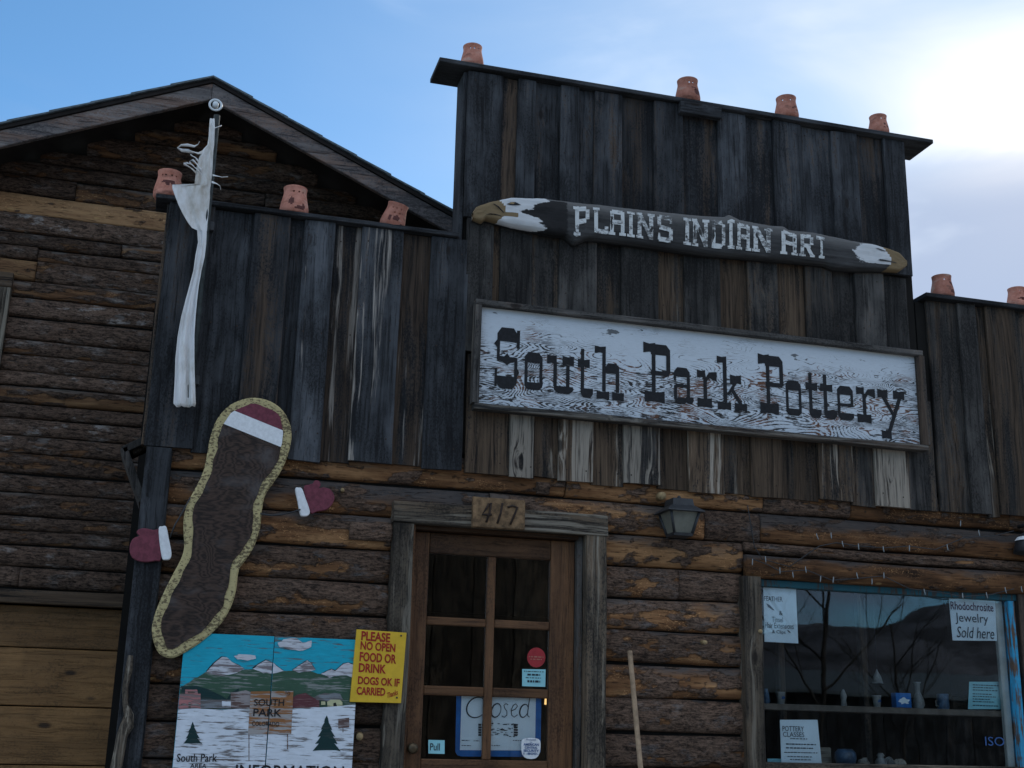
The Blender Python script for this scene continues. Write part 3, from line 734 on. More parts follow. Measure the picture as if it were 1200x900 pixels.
# light gaps of bare wood / white splinters on the gable
# garage door
gt = 1.735
board('garage_header', HX0, -.155, gt, 1.808, HY - .045, .06, 'brown_board_x', house, (.9, .35, .55), .004, 'x')
gd = bpy.data.objects.new('garage_door', None); COL.objects.link(gd); gd.parent = house; gd.location = Vector((-1.2, HY, GZ)) - house.location
zs = [GZ, -.02, .285, .595, .900, 1.200, 1.505, gt - .004]
for i in range(len(zs) - 1): board('panel', HX0, -.16, zs[i] + .003, zs[i + 1] - .003, HY + .03, .03, 'garage_board_x', gd, rnd_col(.5, .3, .52, .06), .001, 'x')
# trim of a window just inside the picture
q = at(7, 340, HY - .05)
board('window_casing', q.x - .06, q.x + .025, 2.72, 3.50, HY - .062, .07, 'grey_trim', house, (.4, .75, .85))
board('window_casing', q.x - .5, q.x + .028, 3.505, 3.59, HY - .062, .07, 'brown_board_x', house, (.8, .3, .5), .003, 'x')
box('house_side', (HX1 - .05, HX1), (HY + .1, 3.6), (GZ, 3.4), 'backing', house, 0)
box('house_side', (HX0, HX0 + .05), (HY + .1, 3.6), (GZ, 3.4), 'backing', house, 0)
box('house_back', (HX0, HX1), (3.6, 3.65), (GZ, 3.5), 'backing', house, 0)

# ================================================================== SOUTH PARK POTTERY SIGN
YS = -.125
s00, s11 = at(552, 478, YS), at(1083, 414.5, YS)
SX0, SX1, SZ0, SZ1 = at(555, 416, YS).x, at(1083, 470, YS).x, at(815, 502.5, YS).z, at(820, 381.5, YS).z
sign = empty('shop_sign', ((SX0 + SX1) / 2, YS, SZ0), 'long framed sign of flaking white paint with black Western lettering', 'sign')
box('panel', (SX0 + .015, SX1 - .015), (YS + .02, YS + .036), (SZ0 + .015, SZ1 - .015), 'flaking_white', sign, 0)
board('frame_rail', SX0, SX1, SZ1 - .032, SZ1, YS - .02, .065, 'dark_frame_x', sign, (.5, .45, .5), .003, 'x')
board('frame_rail', SX0 + .01, SX1 - .005, SZ0 - .004, SZ0 + .028, YS - .02, .065, 'dark_frame_x', sign, (.45, .6, .62), .003, 'x')
board('frame_stile', SX0 - .002, SX0 + .034, SZ0 + .029, SZ1 - .033, YS - .019, .063, 'dark_frame', sign, (.5, .6, .7), .002)
board('frame_stile', SX1 - .036, SX1 + .012, SZ0 + .029, SZ1 - .033, YS - .019, .063, 'dark_frame', sign, (.6, .4, .6), .002)
def blk(x0, x1, z0, z1, n=.0):      # slab with nicked ends
    xm = (x0 + x1) / 2; d = (z1 - z0) * .12
    return [(x0, z0), (xm, z0 + d), (x1, z0), (x1, z1), (xm, z1 - d), (x0, z1)] if n else rc(x0, x1, z0, z1)
def domeT(x0, x1, z0, z1): return [(x0, z0), (x1, z0), (x1, z1 - (z1 - z0) * .45), (x1 - (x1 - x0) * .2, z1), (x0 + (x1 - x0) * .2, z1), (x0, z1 - (z1 - z0) * .45)]
def domeB(x0, x1, z0, z1): return [(x0, z1), (x0, z0 + (z1 - z0) * .45), (x0 + (x1 - x0) * .2, z0), (x1 - (x1 - x0) * .2, z0), (x1, z0 + (z1 - z0) * .45), (x1, z1)]
G = {
 'S': [domeT(.12, .92, .77, 1), rc(.88, 1, .67, .97), rc(.12, .23, .48, .84), [(0, .72), (.12, .66), (.12, .79)], [(.12, .46), (.40, .42), (.52, .38), (.62, .42), (.90, .46), (.90, .52), (.62, .52), (.52, .58), (.40, .52), (.12, .53)], rc(.80, .92, .14, .5), [(1.0, .28), (.92, .34), (.92, .21)], domeB(.1, .9, 0, .2), rc(.05, .14, .02, .32)],
 'o': [domeT(0, 1, .72, 1), domeB(0, 1, 0, .20), rc(0, .17, .19, .73), rc(.83, 1, .19, .73)],
 'u': [blk(0, .36, .75, 1, 1), rc(.24, .37, .17, .78), blk(.57, 1, .74, 1, 1), rc(.71, .84, .17, .76), domeB(.27, .97, 0, .19)],
 't': [rc(.2, .42, .17, 1), blk(0, .78, .61, .79, 1), domeB(.2, 1, 0, .19)],
 'h': [blk(0, .38, .86, 1, 1), rc(.26, .38, .15, .88), blk(.07, .5, 0, .16, 1), domeT(.36, .84, .50, .69), rc(.72, .84, .15, .52), blk(.6, 1, 0, .16, 1)],
 'P': [domeT(.28, 1, .80, .98), blk(0, .45, .82, 1, 1), rc(.31, .45, .17, .83), rc(.85, 1, .5, .84), rc(.28, .95, .455, .53), blk(.04, .78, 0, .19, 1)],
 'a': [domeT(.02, .84, .74, 1), rc(.0, .12, .62, .85), rc(.68, .84, .1, .78), rc(.1, .72, .45, .54), rc(0, .16, .12, .5), domeB(.05, .68, 0, .17), domeB(.62, 1.02, .02, .2)],
 'r': [blk(0, .42, .76, .98, 1), rc(.32, .5, .2, .8), blk(0, .74, 0, .25, 1), [(.48, .66), (.62, .78), (1.0, .70), (1.0, .96), (.62, .93), (.48, .82)]],
 'k': [blk(0, .33, .86, 1, 1), rc(.2, .33, .14, .88), blk(0, .46, 0, .15, 1), blk(.44, .82, .50, .67, 1), [(.33, .30), (.40, .27), (.68, .52), (.58, .53)], [(.44, .38), (.54, .42), (.86, .13), (.72, .13)], blk(.58, 1, 0, .15, 1)],
 'e': [domeT(0, 1, .74, 1), rc(0, .17, .19, .75), rc(.83, 1, .46, .75), rc(.15, 1, .40, .49), domeB(0, 1, 0, .21)],
 'y': [blk(0, .38, .80, .98, 1), blk(.58, 1, .80, .98, 1), [(.14, .82), (.30, .82), (.62, .48), (.55, .42)], [(.74, .82), (.88, .82), (.42, .12), (.28, .12)], blk(.08, .44, 0, .17, 1)],
}
LET = [('S', 578.5, 608.8, 384, 455.5), ('o', 614.7, 635.7, 413, 457), ('u', 640.8, 672.5, 416.5, 461), ('t', 677, 695, 409, 466), ('h', 696.8, 731, 406.5, 469), ('P', 754, 785.5, 402, 472), ('a', 789.7, 812, 431, 473.5), ('r', 817, 840, 433, 478), ('k', 840.5, 874.5, 418.5, 481), ('P', 889, 918, 415.5, 485.5), ('o', 921, 939, 446, 487), ('t', 944.5, 962, 437.5, 489.5), ('t', 961.5, 980, 439.5, 491), ('e', 981.5, 1000, 452.5, 492.5), ('r', 1004, 1026, 453, 496), ('y', 1029.5, 1061, 456, 515)]
for ch, x0, x1, y0, y1 in LET:
    yl = YS + .018; ym = (y0 + y1) / 2; xm = (x0 + x1) / 2
    a0, a1, t0, t1 = at(x0, ym, yl).x, at(x1, ym, yl).x, at(xm, y1, yl).z, at(xm, y0, yl).z
    items = []
    for i, pl in enumerate(G[ch]):
        items.append(poly3([(a0 + p * (a1 - a0), yl - .0003 * i, t0 + q * (t1 - t0)) for p, q in pl]))
    joined('letter', items, 'letter_black', sign, (a0, yl, t0))

# ================================================================== CARVED EAGLE LOG SIGN
YE = -.10
tp = [(556, 246), (560, 239), (575, 234), (600, 228.5), (640, 229), (657, 231.5), (700, 236), (760, 243), (820, 249), (852, 251), (858, 248), (868, 254), (905, 261), (921, 262), (926, 266), (960, 270), (1000, 279), (1025, 283), (1042, 288), (1058, 294), (1066, 303)]
bt = [(556, 253), (566, 258), (571, 254), (600, 262), (640, 270.5), (665, 274), (676, 284), (690, 278), (700, 278), (760, 286), (820, 295), (880, 300), (940, 305), (970, 308), (982, 313), (1000, 314), (1040, 315), (1058, 316), (1066, 310)]
def interp(t, x):
    for (a_, b_), (c2, d_) in zip(t, t[1:]):
        if x <= c2: return b_ + (d_ - b_) * (x - a_) / (c2 - a_)
    return t[-1][1]
def esurf(px, s):
    """point on the carved front: s 0 bottom .. 1 top at photo column px"""
    y = interp(bt, px) * (1 - s) + interp(tp, px) * s
    p = at(px, y, YE - .06)
    rel = max(0., 1 - abs(2 * s - 1) ** 7) ** .5
    endf = min(1, max(.15, (px - 552) / 26)) * min(1, max(.15, (1070 - px) / 26))
    yy = YE - (.012 + .036 * rel * (.5 + .5 * endf))
    yy -= .006 * noise.noise((px * .05, s * 3, 3)) + .004 * noise.noise((px * .21, s * 7, 8))
    return Vector((p.x, yy, p.z))
NXE, NSE = 240, 20
vs, fs, wa, ya, ka, ua = [], [], [], [], [], []
for i in range(NXE + 1):
    px = 556 + 510 * i / NXE
    for j in range(NSE + 1):
        s = j / NSE
        vs.append(esurf(px, s)); ua.append(s)
        edge = 590 + 8 * math.sin(s * 5 + 1)
        we = 628 + 13 * math.sin(s * 9) + 6 * math.sin(s * 23)
        yv = 1. if px < 584 + 9 * math.sin(s * 3.1) or px > 1040 + 6 * math.sin(s * 4) else 0.
        if 584 < px < 608 and .28 < s < .44: yv = 1.
        ya.append(yv)
        wv_ = min(1, max(0, (we - px) / 26 + .5)) if px < 800 else (min(1, max(0, (px - 1004 - 6 * math.sin(s * 8)) / 24 + .45)) * (.2 if s < .22 or s > .93 else .85))
        wa.append(wv_); ka.append(min(1, max(0, (px - we) / 20 + .6)) * min(1, max(0, (672 - px) / 12)) if s < .93 else 0)
k = NSE + 1
for i in range(NXE):
    for j in range(NSE): fs.append((i * k + j, (i + 1) * k + j, (i + 1) * k + j + 1, i * k + j + 1))
nb = len(vs)      # flat back
for i in range(NXE + 1):
    for j in (0, NSE): v_ = vs[i * k + j]; vs.append(Vector((v_.x, YE + .022, v_.z))); ua.append(0); ya.append(0); wa.append(0); ka.append(0)
for i in range(NXE):
    o = nb + 2 * i
    fs += [(o, o + 2, (i + 1) * k, i * k), (i * k + NSE, (i + 1) * k + NSE, o + 3, o + 1), (o + 1, o + 3, o + 2, o)]
fs += [tuple([nb] + [j for j in range(k)] + [nb + 1])[::-1], tuple([nb + 2 * NXE] + [NXE * k + j for j in range(k)] + [nb + 2 * NXE + 1])]
eo = at(810, 275, YE); eo.y = YE + .022
eagle = empty('carved_log_sign', eo, 'carved log sign with painted eagle heads and worn white lettering', 'sign')
me = pmesh('carved_log', [v - eo for v in vs], fs, True)
for nm, arr in (('white', wa), ('yellow', ya), ('black', ka), ('up', ua)):
    a_ = me.attributes.new(nm, 'FLOAT', 'POINT'); a_.data.foreach_set('value', arr)
link('log_body', me, 'carved_log', eagle, eo)
def on_log(polys, px0, px1, s0, s1, off=.003, name='letter', mat='letter_white', sub=5):
    """lay small outlines on the rounded front of the log"""
    items = []
    for q, pl in enumerate(polys):
        pts = []
        for (a1, b1), (a2, b2) in zip(pl, pl[1:] + pl[:1]):
            for t in range(sub): pts.append((a1 + (a2 - a1) * t / sub, b1 + (b2 - b1) * t / sub))
        P3 = []
        for p_, z_ in pts:
            v_ = esurf(px0 + p_ * (px1 - px0), s0 + z_ * (s1 - s0)); v_.y -= off + .0004 * q; P3.append(v_)
        items.append(poly3(P3))
    return joined(name, items, mat, eagle, eo)
def strokes(*segs, w=.112):
    out = []
    for (x0, z0, x1, z1) in segs:
        d = Vector((x1 - x0, z1 - z0)).normalized() * w
        out.append([(x0 + d.y, z0 - d.x * .8), (x1 + d.y, z1 - d.x * .8), (x1 - d.y, z1 + d.x * .8), (x0 - d.y, z0 + d.x * .8)])
    return out
sf = lambda x, z, w=.2: rc(x - w, x + w, z - .055, z + .055)
GE = {'P': strokes((.22, 0, .22, 1), (.22, .93, .75, .93), (.83, .9, .83, .52), (.22, .48, .75, .48)) + [sf(.22, .05), sf(.16, .95, .16)],
 'L': strokes((.25, 0, .25, 1), (.25, .07, .9, .07), (.9, 0, .9, .3)) + [sf(.25, .95)],
 'A': strokes((.18, 0, .18, .95), (.82, 0, .82, .95), (.18, .92, .82, .92), (.18, .5, .82, .5)) + [sf(.18, .05), sf(.82, .05)],
 'I': strokes((.5, 0, .5, 1), w=.24) + [sf(.5, .05, .5), sf(.5, .95, .5)],
 'N': strokes((.18, 0, .18, 1), (.82, 0, .82, 1), (.18, .98, .82, .05)) + [sf(.18, .05), sf(.16, .95, .16), sf(.82, .95)],
 'S': strokes((.15, .93, .85, .93), (.14, .93, .14, .56), (.14, .53, .86, .47), (.86, .5, .86, .07), (.12, .07, .85, .07)) + [rc(.78, .94, .7, .95), rc(.06, .2, .05, .3)],
 'D': strokes((.2, 0, .2, 1), (.2, .93, .72, .93), (.85, .88, .85, .12), (.2, .07, .72, .07)) + [[(.65, 1), (.95, .82), (.75, .8)], [(.65, 0), (.75, .2), (.95, .18)]],
 'R': strokes((.2, 0, .2, 1), (.2, .93, .75, .93), (.8, .9, .8, .55), (.2, .5, .75, .5), (.5, .5, .85, .05)) + [sf(.2, .05), sf(.85, .05, .16)],
 'T': strokes((.6, 0, .6, 1), (.1, .93, .95, .93)) + [sf(.6, .05, .28)]}
for ch, x0, x1 in (('P', 673, 692), ('L', 695, 713), ('A', 715, 733), ('I', 736, 744), ('N', 747, 767), ('S', 771, 789), ('I', 802, 810), ('N', 812, 831), ('D', 834, 851), ('I', 854, 861), ('A', 864, 880), ('N', 883, 905), ('A', 916, 935), ('R', 938, 955), ('T', 957, 968)):
    on_log(GE[ch], x0 - .5, x1 + .5, .15, .84)
on_log([[(0, .45), (.3, .75), (.7, .8), (1.15, .35), (.75, .25), (.35, .2)]], 594, 609, .63, .82, .004, 'eye', 'letter_black')
on_log([[(.1, .45), (.4, .72), (.75, .6), (.6, .3)]], 595, 607, .66, .81, .006, 'eye', 'fresh_cut')
on_log([[(0, 0), (.35, .5), (.7, .55), (1, .3), (.7, .38), (.35, .3)]], 567, 590, .14, .40, .004, 'mouth', 'letter_black')
on_log([[(0, 1), (.12, 1), (.6, .5), (1, 0), (.85, .05), (.45, .5)]], 578, 592, .38, .80, .004, 'beak_line', 'letter_black')
on_log([[(0, .5), (.4, .8), (1, .4), (.6, .2)]], 1026, 1040, .72, .84, .004, 'eye', 'dark_metal')
on_log([[(0, .5), (.1, .75), (1, .55), (1, .4), (.1, .3)]], 1030, 1052, .28, .44, .004, 'mouth', 'dark_metal')

# ================================================================== POTS ON THE PARAPETS
def pot(px, Y, zb, label, rot, holes, marks, tilt=(0, 0), sc=None):
    sc = sc or (1.09 + .12 * math.sin(px * 1.7))
    NA, prof = 80, [(.060, 0), (.067, .012), (.068, .03), (.066, .045), (.0635, .06), (.060, .075), (.0570, .09), (.0548, .1), (.0540, .108), (.0538, .114), (.0540, .120), (.0555, .128), (.0565, .136)]
    prof = [(p[0] + (q[0] - p[0]) * t, p[1] + (q[1] - p[1]) * t) for p, q in zip(prof, prof[1:]) for t in (0, .5)] + [prof[-1]]
    vs, fs, mi = [], [], []
    for r, z_ in prof:
        for s in range(NA):
            t = 2 * math.pi * s / NA; vs.append((r * math.sin(t) * sc, -r * math.cos(t) * sc, z_ * sc))
    for i in range(len(prof) - 1):
        zc = (prof[i][1] + prof[i + 1][1]) / 2
        for s in range(NA):
            t = ((s + .5) / NA * 360 + 180) % 360 - 180
            if any(abs(t - ha) < 4.3 and abs(zc - hz) < .0045 for ha, hz in holes): continue
            fs.append((i * NA + s, i * NA + (s + 1) % NA, (i + 1) * NA + (s + 1) % NA, (i + 1) * NA + s))
            mi.append(1 if any(((t - a_) / ra) ** 2 + ((zc - z_) / rz) ** 2 < 1 for a_, z_, ra, rz in marks) else 0)
    fs.append(tuple(range(NA))[::-1]); mi.append(0)
    me = pmesh('pot', vs, fs, True)
    me.materials.append(MATS['terracotta']); me.materials.append(MATS['pot_paint'])
    me.polygons.foreach_set('material_index', mi)
    o = bpy.data.objects.new('terracotta_pot', me); COL.objects.link(o)
    x = at(px, 200, Y).x if zb is None else None
    # foot stands on the cap plank
    P0 = at(px, 100, Y); P1 = at(px, 400, Y); f = (zb - P1.z) / (P0.z - P1.z); o.location = (P1.x + (P0.x - P1.x) * f, Y, zb)
    o.rotation_euler = (R_(tilt[0]), R_(tilt[1]), R_(rot))
    md = o.modifiers.new('wall', 'SOLIDIFY'); md.thickness = .006; md.offset = -1
    tag(o, label, 'pot', 'terracotta pots along the parapets')
H3 = [(-26, .104), (0, .104), (26, .104)]
T0, T1, T2 = 4.8605, 3.7945, 3.8005
pot(196, -.03, T1, 'terracotta pot with flaked dark patches behind the tattered white flag', 0, [(-38, .104), (-16, .104), (14, .104), (36, .104)], [(-10, .066, 20, .010), (18, .068, 11, .010), (-2, .054, 8, .01), (24, .055, 14, .008)])
pot(344, -.03, T1, 'terracotta pot with one dark round ear, on the low parapet', 6, [(-18, .104), (10, .104), (30, .104)], [(-24, .052, 12, .02), (10, .02, 26, .006), (28, .032, 7, .014)])
pot(458, -.03, T1, 'tilted terracotta pot with a painted snout facing the street', 4, [(-30, .104), (-8, .104), (20, .104), (-14, .08), (12, .08)], [(2, .050, 16, .016), (-30, .045, 7, .018), (32, .02, 8, .012)], (14, 12))
pot(553, -.036, T0, 'terracotta pot at the flagpole end of the tall parapet', 0, H3, [])
pot(806, -.036, T0, 'terracotta pot with a dark blob, above the parapet cap block', 5, [(-20, .104), (6, .104), (30, .104), (8, .058)], [(26, .05, 22, .022), (4, .072, 14, .006)])
pot(922, -.036, T0, 'terracotta pot with specked side and one open hole', 0, [(2, .104), (-50, .104)], [(8, .05, 6, .007), (20, .06, 7, .008), (34, .07, 8, .006), (30, .04, 7, .006)])
pot(1030, -.036, T0, 'terracotta pot with two open holes on the tall parapet', 0, [(-8, .104), (16, .104)], [(8, .06, 7, .008), (24, .045, 8, .007), (4, .035, 7, .006)])
pot(1105, -.036, T2, 'terracotta pot with a dark mouth and two round eyes', 0, [(-16, .104), (16, .104)], [(28, .03, 18, .013), (30, .075, 7, .02), (16, .085, 6, .01)])
pot(1193, -.036, T2, 'terracotta pot peppered with many small holes', 0, [(-14, .104), (12, .104), (-30, .05), (-8, .045), (-20, .085)], [(0, .05, 30, .010)])

# ================================================================== FLAGPOLE AND FLAG
pole = empty('flagpole', (.022, -.13, 2.47), 'dark upright flagpole on the low false front', 'flagpole')
tubeobj('pole', [(.022, -.13, 2.70), (.022, -.13, 3.2), (.022, -.13, 4.27)], [.020, .019, .017], 'pole_paint', pole, 14)
for z_ in (2.78, 3.62): box('bracket', (-.02, .064), (-.112, -.073), (z_, z_ + .05), 'dark_metal', pole, .004)
tc = at(252.5, 124, -.13)
vs, fs = [], []
for i in range(24):
    a_ = 2 * math.pi * i / 24
    for j in range(8):
        b_ = 2 * math.pi * j / 8; r = .031 + .006 * math.cos(b_); vs.append((tc.x + r * math.cos(a_), tc.y - .01 + .006 * math.sin(b_), tc.z + r * math.sin(a_)))
for i in range(24):
    for j in range(8): fs.append((i * 8 + j, ((i + 1) % 24) * 8 + j, ((i + 1) % 24) * 8 + (j + 1) % 8, i * 8 + (j + 1) % 8))
joined('pulley_ring', [(vs, fs)], 'white_plastic', pole, tc, True)
tubeobj('pulley_hub', [(tc.x, tc.y + .02, tc.z + .006), (tc.x, tc.y - .012, tc.z + .006), (tc.x, tc.y - .018, tc.z + .006)], [.016, .016, .010], 'white_plastic', pole, 14)
rows = [(139, 246, 251.5), (150, 245, 252), (160, 244.5, 251.5), (170, 243, 251), (177, 237, 250), (186, 233, 249.5), (198, 230, 249), (208, 229, 248), (217, 228, 247), (219.5, 202, 246.5), (224, 202, 246), (232, 205, 246), (242, 209, 245), (252, 214, 244), (262, 220, 243), (269, 225, 242.5), (271, 231, 242), (285, 232, 241.5), (300, 229, 240), (318, 226.5, 236), (335, 222, 233), (352, 217.5, 231), (372, 212.5, 229), (395, 208.5, 227.5), (420, 206, 227.5), (448, 205, 228.5), (473, 203.5, 229.5), (477, 207, 228.5)]
NXF = 22; vs, fs = [], []
fo = at(240, 300, -.17)
for i, (y_, xl, xr) in enumerate(rows):
    for j in range(NXF + 1):
        t = j / NXF; px = xl + (xr - xl) * t
        fold = (.013 * math.sin(t * 11 + y_ * .016) + .007 * math.sin(t * 23 - y_ * .03)) * (.35 + .65 * min(1, max(0, (y_ - 250) / 200))) * min(1, (xr - xl) / 14) + .01 * noise.noise((px * .09, y_ * .03, 0))
        p = at(px, y_, -.158); p.y += fold - (1 - t) * .012 * ((xr - xl) / 20); vs.append(p)
for i in range(len(rows) - 1):
    for j in range(NXF): fs.append((i * (NXF + 1) + j, (i + 1) * (NXF + 1) + j, (i + 1) * (NXF + 1) + j + 1, i * (NXF + 1) + j + 1))
flag = empty('tattered_flag', fo, 'shredded white flag hanging twisted along the flagpole', 'flag')
cl_ = joined('cloth', [(vs, fs)], 'white_cloth', flag, fo, True)
md = cl_.modifiers.new('thick', 'SOLIDIFY'); md.thickness = .002
def shred(pts, wd=.009):
    P3 = [at(a_, b_, -.165 - .012 * math.sin(i * 1.3)) for i, (a_, b_) in enumerate(pts)]
    vs, fs = [], []
    for i, p in enumerate(P3):
        ww = wd * (1 - .55 * i / (len(P3) - 1)); tw = i * .8
        vs += [p + Vector((0, math.sin(tw) * ww, math.cos(tw) * ww)), p - Vector((0, math.sin(tw) * ww, math.cos(tw) * ww))]
    for i in range(len(P3) - 1): fs.append((2 * i, 2 * i + 1, 2 * i + 3, 2 * i + 2))
    o = joined('shred', [(vs, fs)], 'white_cloth', flag, fo, True); md = o.modifiers.new('thick', 'SOLIDIFY'); md.thickness = .0025
shred([(239, 178), (232, 180), (226, 179), (220, 177), (213, 176), (208, 173), (212, 170.5), (220, 170), (228, 171.5), (232, 169), (233.5, 166)], .012)
shred([(236, 200), (233, 196), (229, 191), (226, 188), (222, 190), (226, 194), (231, 199), (235, 204)], .010)
shred([(231, 204), (226, 199), (220, 195), (215, 192), (219, 191), (224, 193)], .009)
shred([(233, 190), (229, 185), (225, 183), (223, 181)], .007)
shred([(248, 142), (251, 150), (257, 148), (259.5, 147)], .005)
shred([(249, 205), (254, 206), (260, 207.5), (267, 207)], .005)
shred([(248, 213), (254, 215), (258, 218), (259, 222)], .006)

# ================================================================== WOOD SLAB AND MITTENS
YW = -.115
outline = [(292, 466), (312, 468), (328, 477), (338, 491), (342, 508), (339, 528), (331, 549), (320, 566), (311, 580), (307, 598), (305, 618), (298, 640), (288, 656), (280, 668), (277, 690), (272, 708), (262, 727), (247, 743), (229, 757), (212, 767), (200, 771), (187, 766), (180, 752), (178, 735), (183, 715), (192, 694), (203, 672), (212, 655), (216, 640), (215, 620), (216, 602), (222, 585), (231, 568), (239, 550), (243, 530), (247, 510), (255, 490), (270, 474)]
def smooth_loop(P, n=4):
    out = []; L = len(P)
    for i in range(L):
        p0, p1, p2, p3 = P[i - 1], P[i], P[(i + 1) % L], P[(i + 2) % L]
        for k_ in range(n):
            t = k_ / n
            out.append(tuple(.5 * (2 * p1[q] + (p2[q] - p0[q]) * t + (2 * p0[q] - 5 * p1[q] + 4 * p2[q] - p3[q]) * t * t + (3 * p1[q] - p0[q] - 3 * p2[q] + p3[q]) * t ** 3) for q in (0, 1)))
    return out
sm = smooth_loop(outline, 3)
O = [(p.x, p.z) for p in pxpoly(sm, YW)][::-1]
cxs, czs = sum(p[0] for p in O) / len(O), sum(p[1] for p in O) / len(O)
def inset(P, d, jag=0.):
    out = []; n_ = len(P)
    for i in range(n_):
        a_, c2 = Vector(P[i - 1]), Vector(P[(i + 1) % n_]); t = (c2 - a_).normalized(); nn = Vector((-t.y, t.x))
        dd = d * (1 + jag * noise.noise((P[i][0] * 14, P[i][1] * 14, 5))); out.append((P[i][0] + nn.x * dd, P[i][1] + nn.y * dd))
    return out
def area(P): return sum(P[i - 1][0] * P[i][1] - P[i][0] * P[i - 1][1] for i in range(len(P))) / 2
if area(O) < 0: O = O[::-1]
slab = empty('wood_slab', (cxs, YW, min(p[1] for p in O)), 'tall live-edge brown wood slab with maroon and white painted end', 'wood slab')
prism('bark_edge', O, YW, .045, 'slab_edge', slab, None, .008)
I1 = inset(O, .040, .3)
def clip(P, f):
    """keep the part of an outline where f >= 0"""
    out = []
    for i in range(len(P)):
        a_, c2 = P[i - 1], P[i]; fa, fc = f(a_), f(c2)
        if (fa >= 0) != (fc >= 0):
            t = fa / (fa - fc); out.append((a_[0] + (c2[0] - a_[0]) * t, a_[1] + (c2[1] - a_[1]) * t))
        if fc >= 0: out.append(c2)
    return out
def sheet(name, P, y, mat, parent, loc):
    bm = bmesh.new(); vv = [bm.verts.new((p[0] - loc[0], y - loc[1], p[1] - loc[2])) for p in P]
    f = bm.faces.new(vv); f.normal_update()
    if f.normal.y > 0: f.normal_flip()
    bmesh.ops.triangulate(bm, faces=bm.faces[:])
    me = bpy.data.meshes.new(name); bm.to_mesh(me); bm.free()
    return link(name, me, mat, parent, loc)
prism('face', I1, YW - .004, .02, 'slab_face', slab)
p1, p2 = at(262, 497, YW), at(336, 527, YW)
lin = lambda p, o: (p[1] - p1.z - (p2.z - p1.z) / (p2.x - p1.x) * (p[0] - p1.x)) - o
top = clip(I1, lambda p: lin(p, .0))
sheet('painted_band', clip(top, lambda p: -lin(p, .088)), YW - .0065, 'white_paint', slab, (cxs, YW, czs))
sheet('painted_end', clip(top, lambda p: lin(p, .088)), YW - .0065, 'maroon_paint', slab, (cxs, YW, czs))
def mitten(hand, cuff, label, Y):
    P = [(p.x, p.z) for p in pxpoly(smooth_loop(hand, 3), Y)]; C = [(p.x, p.z) for p in pxpoly(smooth_loop(cuff, 3), Y)]
    if area(P) < 0: P = P[::-1]
    if area(C) < 0: C = C[::-1]
    m = empty('wooden_mitten', (sum(p[0] for p in P) / len(P), Y, min(p[1] for p in P)), label, 'mitten', 'wooden mittens beside the slab')
    prism('hand', P, Y, .02, 'maroon_paint', m, None, .003); prism('cuff', C, Y - .006, .026, 'white_paint', m, None, .003)
mitten([(356, 572), (362, 568), (367, 566), (369, 563), (374, 563.5), (376, 568), (374, 572), (380, 571), (388, 574), (392, 582), (390, 590), (383, 597), (372, 599), (363, 600)], [(346, 573), (350, 571.5), (354, 573), (358, 584), (363, 599), (361, 604), (356, 605), (352, 603), (349, 588)], 'maroon mitten cutout with white cuff near the door lintel', -.11)
mitten([(188, 622), (180, 621), (170, 619), (163, 620), (160, 624), (163, 628), (156, 631), (152, 640), (153, 650), (159, 656), (170, 658.5), (182, 657), (189, 654)], [(186, 619), (190, 617), (195, 617.5), (198, 632), (201, 648), (199, 655), (194, 656), (190, 654), (187, 636)], 'maroon mitten cutout with white cuff on the dark corner board', -.105)
# wires that hold the mittens
for nm, pts in (('wire_arm', [(223, 583), (214, 600), (205, 615), (199, 630)]), ('wire_arm', [(305, 602), (318, 604), (330, 603), (343, 600), (352, 597)])):
    tubeobj('wire', [at(a_, b_, -.118) for a_, b_ in pts], .004, 'dark_metal', slab, 6)

# ================================================================== MURAL
YM = -.10
M0 = at(214.5, 744, YM); M1 = at(417.5, 747, YM); MXs = at(318, 800, YM).x; MZ1 = (M0.z + M1.z) / 2; MZ0 = .62
MX0, MX1 = at(209, 825, YM).x, at(416.5, 825, YM).x
mural = empty('painted_mural', ((MX0 + MX1) / 2, YM, MZ0), 'two-board painted mural of snowy mountains, town and fir trees', 'mural')
halves = []
for x0, x1 in ((MX0, MXs - .0015), (MXs + .0015, MX1)):
    halves.append((x0, x1, box('board', (x0, x1), (YM, YM + .02), (MZ0, MZ1), 'mural_sky', mural, .0015)))
lay = [0]
def paint(zpts, mat, name='paint', raw=False):
    """a painted shape, given in the enlarged photo's coordinates, split where the boards meet"""
    P = zpts if raw else [(lambda p: (p.x, p.z))(at(200 + x / 5, 720 + y / 5, YM)) for x, y in zpts]
    lay[0] += 1; y = YM - .0006 - .00035 * lay[0]
    for x0, x1, o in halves:
        Q = clip(clip(clip(clip(P, lambda p: p[0] - x0 - .001), lambda p: x1 - .001 - p[0]), lambda p: MZ1 - .001 - p[1]), lambda p: p[1] - MZ0 - .001)
        if len(Q) > 2: sheet(name, Q, y, mat, o, (x0, YM, MZ0))
def rough(pts, n=4, amp=4., seed=0.):
    out = []
    for i in range(len(pts)):
        a_, c2 = pts[i], pts[(i + 1) % len(pts)]
        for k_ in range(n):
            t = k_ / n; x, y = a_[0] + (c2[0] - a_[0]) * t, a_[1] + (c2[1] - a_[1]) * t
            out.append((x + amp * noise.noise((x * .04, y * .04, seed)), y + amp * noise.noise((x * .04, y * .04, seed + 7))))
    return out
green = [(40, 440), (110, 395), (210, 335), (300, 345), (370, 340), (440, 322), (500, 320), (600, 345), (660, 330), (720, 330), (800, 330), (880, 350), (940, 370), (1010, 350), (1090, 365), (1090, 545), (40, 560)]
paint(rough(green, 4, 5), 'mural_green')
